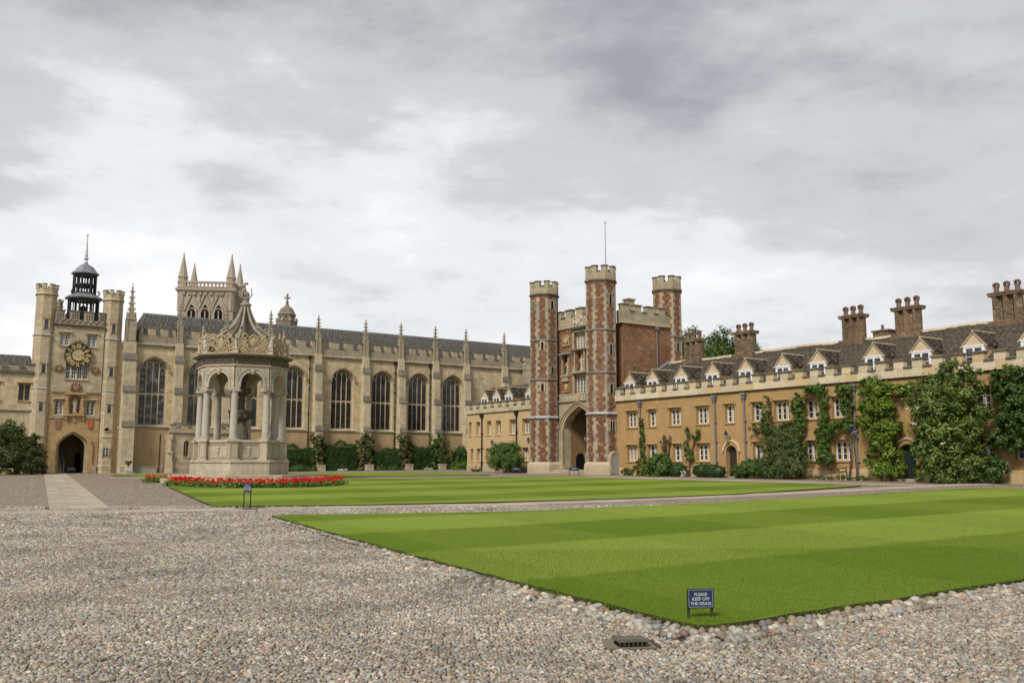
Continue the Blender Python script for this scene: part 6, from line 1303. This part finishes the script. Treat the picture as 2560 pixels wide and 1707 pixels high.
plant('bush','low clipped round bush beside the fountain base','bush','C',(10.6,-2.6),[(10.6,-2.6,1.15,.95,.6,.5)],4200,.07,'leaf_ivy',group=G,clump=.12,core=.88)
plant('bush','small clipped round bush between the two pale planters','bush','C',(20.7,-2.5),[(20.7,-2.5,1.1,.75,.5,.45)],3200,.07,'leaf_ivy',group=G,clump=.12,core=.88)
plant('bush','low loose green bush beside the nearest rose climber','bush','C',(12.1,-2.3),[(12.1,-2.3,1.05,.5,.4,.35)],1200,.1,'leaf_ivy',group=G); plant('bush','low olive bush beside the second rose climber','bush','C',(19.3,-2.3),[(19.3,-2.3,1.05,.7,.45,.4)],1500,.1,'leaf_grey',group=G)
plant('white_flowers','patch of white flowers under the hedge right of the first climber','flower','C',(15.05,-2.6),[(15.05,-2.6,.95,.42,.25,.2)],420,.09,'petal_white',group=G); plant('white_flowers','patch of white flowers under the hedge left of the fourth climber','flower','C',(24.4,-2.6),[(24.4,-2.6,1.0,.55,.3,.25)],460,.09,'petal_white',group=G)
for x,l in ((13.0,'pale stone buttress base under the nearest rose climber'),(18.1,'pale stone buttress base under the second rose climber'),(22.5,'pale stone buttress base under the third rose climber'),(26.4,'pale stone buttress base under the fourth climber')):
    bw=chw(x,-2.05); z=gz(*bw); m=MB(); m.loft([[(sx*w,sy*w*.7,zz) for sx,sy in ((-1,-1),(1,-1),(1,1),(-1,1))] for w,zz in ((.40,0),(.40,.06),(.37,.08),(.37,.5),(.41,.52),(.41,.58),(.33,.6))]); tag(m.build('buttress_base',M['plinth_stone'],None,(bw[0],bw[1],z),CHA),l,'buttress_base','stone buttress bases by the chapel')  # straight pale blocks standing for the bases of the chapel buttresses
plant('bush','large rounded bush against the pale wing beside the gatehouse','bush','E',(-12.6,-2.0),[(-12.6,-2.0,2.0,2.0,1.3,1.05),(-13.2,-2.0,2.7,1.2,1.0,.8),(-12.0,-2.0,2.9,1.2,1.0,.75),(-11.4,-2.0,1.9,1.0,1.0,.8)],10500,.14,'leaf_ivy',group='plants along the pale wing',core=.75)
plant('bush','tiny low shrub under the wing drainpipe','bush','E',(-19.0,-1.0),[(-19.0,-1.0,1.0,.7,.35,.25)],700,.1,'leaf_hedge',group='plants along the pale wing')
plant('bush','big olive-green laurel bush at the left edge by the clock tower','bush','C',(-13.3,-3.0),[(-13.6,-3.0,2.4,1.9,1.5,1.5),(-12.3,-3.0,2.0,1.3,1.2,1.1),(-13.9,-3.0,4.1,1.4,1.1,1.0),(-14.9,-3.0,2.6,1.5,1.3,1.7),(-12.5,-3.0,3.3,1.1,.9,.8),(-11.7,-3.0,2.6,.7,.7,.6),(-15.2,-3.0,4.2,1.0,.9,.9),(-12.0,-3.0,1.3,1.2,1.0,.6)],22000,.17,'leaf_laurel',core=.72)
# trees behind the roofs
def tree(name,label,x,y,ztop,r,n,mat,size=.3):
    z=gz(x,y); t=thing(name,label,'tree',(x,y),0,z,'trees behind the range roof'); bl=[]
    for i in range(11):
        a=random.uniform(0,2*PI); q=random.uniform(.2,.85)*r; h=ztop-random.uniform(.9,3.6)-q*.5; bl.append((q*math.cos(a),q*math.sin(a),h,r*.42,r*.42,r*.3))
    bl.append((0,0,ztop-r*.35,r*.45,r*.45,r*.35))
    P,N,Rn=blob_pts(bl,n,.6,.2); link('crown',leaf_mesh('crown',P-np.array([0,0,z]),N,size,M[mat],Rn,.6),t,(0,0,z))
    m=MB(); m.tube([(0,0,z-.2),(.1,0,z+4),(0,.1,ztop-r*1.2),(0,0,ztop-.8)],[.45,.36,.22,.06],9)
    for b in bl[:9]: zz=min(b[2],ztop-2)-1.4; m.tube([(0,0,zz-1.0),(b[0]*.5,b[1]*.5,zz),(b[0],b[1],b[2])],[.14,.09,.03],6)
    m.build('trunk',M['bark'],t)
tree('tree','dark leafy tree immediately right of the gatehouse turret',18.6,97,16.0,3.2,9000,'leaf_dark'); tree('tree','lighter spreading tree between two chimneys behind the roof',24.3,103,16.6,4.4,14000,'leaf_tree')
# ---------------------------------------------------------------- geranium beds
def flowers(label,P0,P1,nb,nh):
    """bed between front edge P0 and back edge P1 polylines"""
    def at(t,s):
        def on(P):
            k=t*(len(P)-1); i=min(int(k),len(P)-2); f=k-i; return np.array(P[i])*(1-f)+np.array(P[i+1])*f
        return on(P0)*(1-s)+on(P1)*s
    V=[];RN=[];MI=[]
    def add(P,N,size,mi,asp):
        n=len(P); N=N+rng.normal(0,.5,(n,3)); N/=np.linalg.norm(N,axis=1)[:,None]; D=rng.normal(0,1,(n,3)); D-=N*(D*N).sum(1)[:,None]; D/=np.linalg.norm(D,axis=1)[:,None]; Wd=np.cross(N,D); L=(size*rng.uniform(.7,1.3,n))[:,None]
        v=np.empty((n,4,3)); v[:,0]=P-D*L*.5; v[:,1]=P+Wd*L*asp*.5; v[:,2]=P+D*L*.5; v[:,3]=P-Wd*L*asp*.5; V.append(v.reshape(-1,3)); RN.append(rng.random(n)); MI.append(np.full(n,mi))
    for i in range(nb):
        q=at(random.random(),random.random()); z=gz(*q)+.05; k=26; h=random.uniform(.12,.28); P=np.column_stack([q[0]+rng.normal(0,.14,k),q[1]+rng.normal(0,.14,k),z+rng.random(k)*h]); N=np.tile([0,-.3,1.],(k,1)); add(P,N,.12,1,.8)
    for i in range(nh):
        q=at(random.random(),random.random()**1.2); z=gz(*q)+.05+random.uniform(.16,.40); k=14; d=rng.normal(0,1,(k,3)); d/=np.linalg.norm(d,axis=1)[:,None]; d[:,2]=np.abs(d[:,2])*.8; r=random.uniform(.035,.075); add(np.array([q[0],q[1],z])+d*r,d,.065,0,.9)
    V=np.concatenate(V); n=len(V)//4; o=link('red_geraniums',mesh_np('red_geraniums',V,f4=np.arange(n*4).reshape(-1,4),mats=[M['petal_red'],M['leaf_ivy']],mi=np.concatenate(MI),rnd=np.concatenate(RN)),kind='stuff'); tag(o,label,'flowers')
flowers('long bed of red geraniums in front of the fountain steps',[(-18.2,49.2),(-17.2,47.2),(-15.2,45.4),(-13.2,44.6),(-11.2,44.7),(-9.7,45.6),(-9.1,48.0),(-9.1,51.0)],[(-18.0,51.0),(-17.0,49.6),(-15.0,48.0),(-13.0,47.0),(-11.6,47.0),(-10.8,47.6),(-10.4,49.3),(-10.2,51.2)],850,640)
flowers('short patch of red geraniums left of the fountain steps',[(-21.3,54.0),(-20.6,54.4),(-20.2,56.2)],[(-21.8,55.2),(-21.2,56.0),(-20.6,57.2)],80,50)
for P0,P1 in (([(-18.2,49.2),(-17.2,47.2),(-15.2,45.4),(-13.2,44.6),(-11.2,44.7),(-9.7,45.6),(-9.1,48.0),(-9.1,51.0)],[(-18.0,51.0),(-17.0,49.6),(-15.0,48.0),(-13.0,47.0),(-11.6,47.0),(-10.8,47.6),(-10.4,49.3),(-10.2,51.2)]),):
    m=MB()
    for i in range(len(P0)-1):
        q=[P0[i],P0[i+1],P1[i+1],P1[i]]; m.loft([[(x,y,gz(x,y)-.02) for x,y in q],[(x,y,gz(x,y)+.085) for x,y in q]])
    m.build('flower_bed',M['soil'],kind='structure')
# ---------------------------------------------------------------- signs and small things
def text_mesh(s,size,depth=.001):
    cu=bpy.data.curves.new('lettering','FONT'); cu.body=s; cu.size=size; cu.align_x='CENTER'; cu.extrude=depth; cu.resolution_u=3; cu.space_line=.98; cu.offset=.0006
    o=bpy.data.objects.new('t',cu); COL.objects.link(o); dg=bpy.context.evaluated_depsgraph_get(); me=bpy.data.meshes.new_from_object(o.evaluated_get(dg)); bpy.data.objects.remove(o); me.materials.clear(); return me
b=(1.83,9.18); z=gz(*b)+.11
sg=thing('lawn_sign','small navy sign asking people to keep off the grass at the near lawn corner','sign',b,R(9),z)
MB().box(-.128,.128,-.006,.006,z+.095,z+.268).build('board',M['sign_blue'],sg)
m=MB(); m.ring([(-.1195,z+.1025),(-.1195,z+.2615),(.1195,z+.2615),(.1195,z+.1025),(-.1195,z+.1025)],[(-.122,z+.100),(-.122,z+.264),(.122,z+.264),(.122,z+.100),(-.122,z+.100)],-.008,-.0062); m.build('border',M['sign_white'],sg)
m=MB(); m.ring([(-.128,z+.095),(-.128,z+.268),(.128,z+.268),(.128,z+.095),(-.128,z+.095)],[(-.134,z+.089),(-.134,z+.274),(.134,z+.274),(.134,z+.089),(-.134,z+.089)],-.009,.009); m.build('frame',M['iron_black'],sg)
for s in (-1,1): MB().box(s*.118-.012,s*.118+.012,.007,.028,z-.05,z+.262).build('post',M['wood_post'],sg)
for tx,zz,sz in (('PLEASE',.206,.042),('KEEP OFF',.163,.042),('THE GRASS',.120,.042)):
    me=text_mesh(tx,sz); me.materials.append(M['sign_white']); o=link('lettering',me,sg,(0,-.0075,z+zz),rot=(R(90),0,0)); o['label']='white capitals reading '+tx
def post_sign(label,p0,p1,h,bh,name='info_sign',lines=0,feet=False,t=.018):
    c=((p0[0]+p1[0])/2,(p0[1]+p1[1])/2); a=math.atan2(p1[1]-p0[1],p1[0]-p0[0]); w=math.hypot(p1[0]-p0[0],p1[1]-p0[1])/2; z=gz(*c); s=thing(name,label,'sign',c,a,z,None)
    for k in (-1,1):
        MB().box(k*w-t,k*w+t,-t,t,z-.03,z+h).build('post',M['iron_black'],s)
        if feet: MB().box(k*w-.02,k*w+.02,-.24,.24,z+.02,z+.045).build('foot',M['iron_black'],s)
    MB().box(-w+t,w-t,-.01,.01,z+h-bh,z+h-.02).build('board',M['sign_blue'],s)
    for i in range(lines): zz=z+h-bh*(.3+.2*i); MB().box(-w*.6,w*.6,-.013,-.0102,zz-.008,zz+.008).build('text_line',M['sign_grey'],s)
    if feet:
        for k in (-1,1): MB().box(k*w*.78-.03,k*w*.78+.03,-.014,-.0102,z+h-bh*.75,z+h-bh*.42).build('white_mark',M['sign_white'],s)
    return s
post_sign('two-legged navy notice with feet standing on the flagged path before the far lawn',(-8.32,28.95),(-7.93,28.3),.80,.30,feet=True,lines=3,t=.014)
post_sign('low navy barrier notice in front of the gatehouse archway steps',(4.36,70.7),(5.05,70.4),.62,.26,lines=2)
post_sign('low navy barrier notice in front of the pale wing bush',(.02,75.6),(.68,75.3),.55,.24,lines=2)
c0,c1=chw(-9.05,-.6),chw(-8.45,-.6); post_sign('small navy notice standing in the clock tower archway',c0,c1,.5,.22,lines=1)
gr=thing('drain_cover','rusty iron drain box set in the cobbles by the lawn corner','drain',(1.05,8.42),R(8)); z=gz(1.05,8.44)
m=MB(); m.box(-.13,.13,-.1,.1,z-.03,z+.035); m.build('base',M['dark_void'],gr)
MB().ring([(-.125,z+.06),(.125,z+.06)],[(-.125,z+.075),(.125,z+.075)],-.1,.1).box(-.14,.14,-.11,.11,z+.055,z+.068).build('lid',M['coping_stone'],gr)
MB().box(-.24,.2,-.13,.26,z-.02,z+.014).build('surround',M['sooty_stone'],gr)
for i in range(7): MB().box(-.135+i*.04,-.115+i*.04,-.112,-.1,z-.01,z+.054).build('bar',M['rust_iron'],gr)
def lantern(label,pos,a,z):
    l=thing('wall_lantern',label,'lantern',pos,a,z-.6,'wall lanterns'); m=MB(); m.tube([(0,0,z-.1),(0,-.25,z+.05),(0,-.45,z-.02)],.022,6); m.tube([(0,0,z-.25),(0,-.2,z-.1)],.016,6); m.build('bracket',M['iron_black'],l)
    m=MB(); y=-.5; m.lathe([(.09,z-.12),(.15,z+.18),(.17,z+.2),(.06,z+.34),(.08,z+.37),(.02,z+.46)],6,0,y); b=m.build('lamp_cap',M['iron_black'],l)
    q=MB()
    for i in range(6): t0,t1=2*PI*i/6+.12,2*PI*(i+1)/6-.12; q.loft([[(.094*math.cos(t),y+.094*math.sin(t),z-.1) for t in (t0,t1)]+[(.08*math.cos(t),y+.08*math.sin(t),z-.1) for t in (t1,t0)],[(.152*math.cos(t),y+.152*math.sin(t),z+.16) for t in (t0,t1)]+[(.14*math.cos(t),y+.14*math.sin(t),z+.16) for t in (t1,t0)]])
    q.build('glass',M['lamp_glass'],b)
lantern('black bracket lantern above the arched doorway of the ochre range',erw(11.75,0),ERA,3.45); lantern('black bracket lantern on the pale wing near the drainpipe',erw(-17.0,0),ERA,3.45); lantern('black bracket lantern between the pale wing and the gatehouse',erw(-10.2,-.6),ERA+R(-30),3.5); lantern('black bracket lantern on the gatehouse turret inside the archway',erw(-2.3,-.6),ERA+R(-60),3.6)
p=chw(-4.7,-3.0); z=gz(*p); u=thing('urn','weathered stone urn on a pedestal beside the clock tower','urn',p,CHA,z)
MB().lathe([(.75,z-.05),(.75,z+.08),(.6,z+.1)],16).build('base',M['lichen_stone'],u); MB().box(-.26,.26,-.26,.26,z+.1,z+.2).loft([[(sx*r,sy*r,zz) for sx,sy in ((-1,-1),(1,-1),(1,1),(-1,1))] for r,zz in ((.3,z+.2),(.2,z+.5),(.15,z+.55))]).build('pedestal',M['fountain_column'],u); MB().lathe([(.07,z+.55),(.1,z+.62),(.06,z+.68),(.22,z+.85),(.3,z+1.0),(.33,z+1.03),(.28,z+1.04),(.1,z+.95)],14).build('bowl',M['basin_stone'],u)
p=chw(-2.9,-.65); z=gz(*p); tr=thing('stone_trough','long lichen-green stone trough at the foot of the chapel wall','trough',p,CHA,z); m=MB(); m.box(-1.0,1.0,-.3,.3,z-.05,z+.5); m.build('body',M['lichen_stone'],tr); MB().ring([(-.9,z+.5),(.9,z+.5)],[(-.9,z+.56),(.9,z+.56)],-.33,.33).box(-1.05,1.05,-.35,.35,z+.5,z+.55).build('rim',M['plinth_stone'],tr)
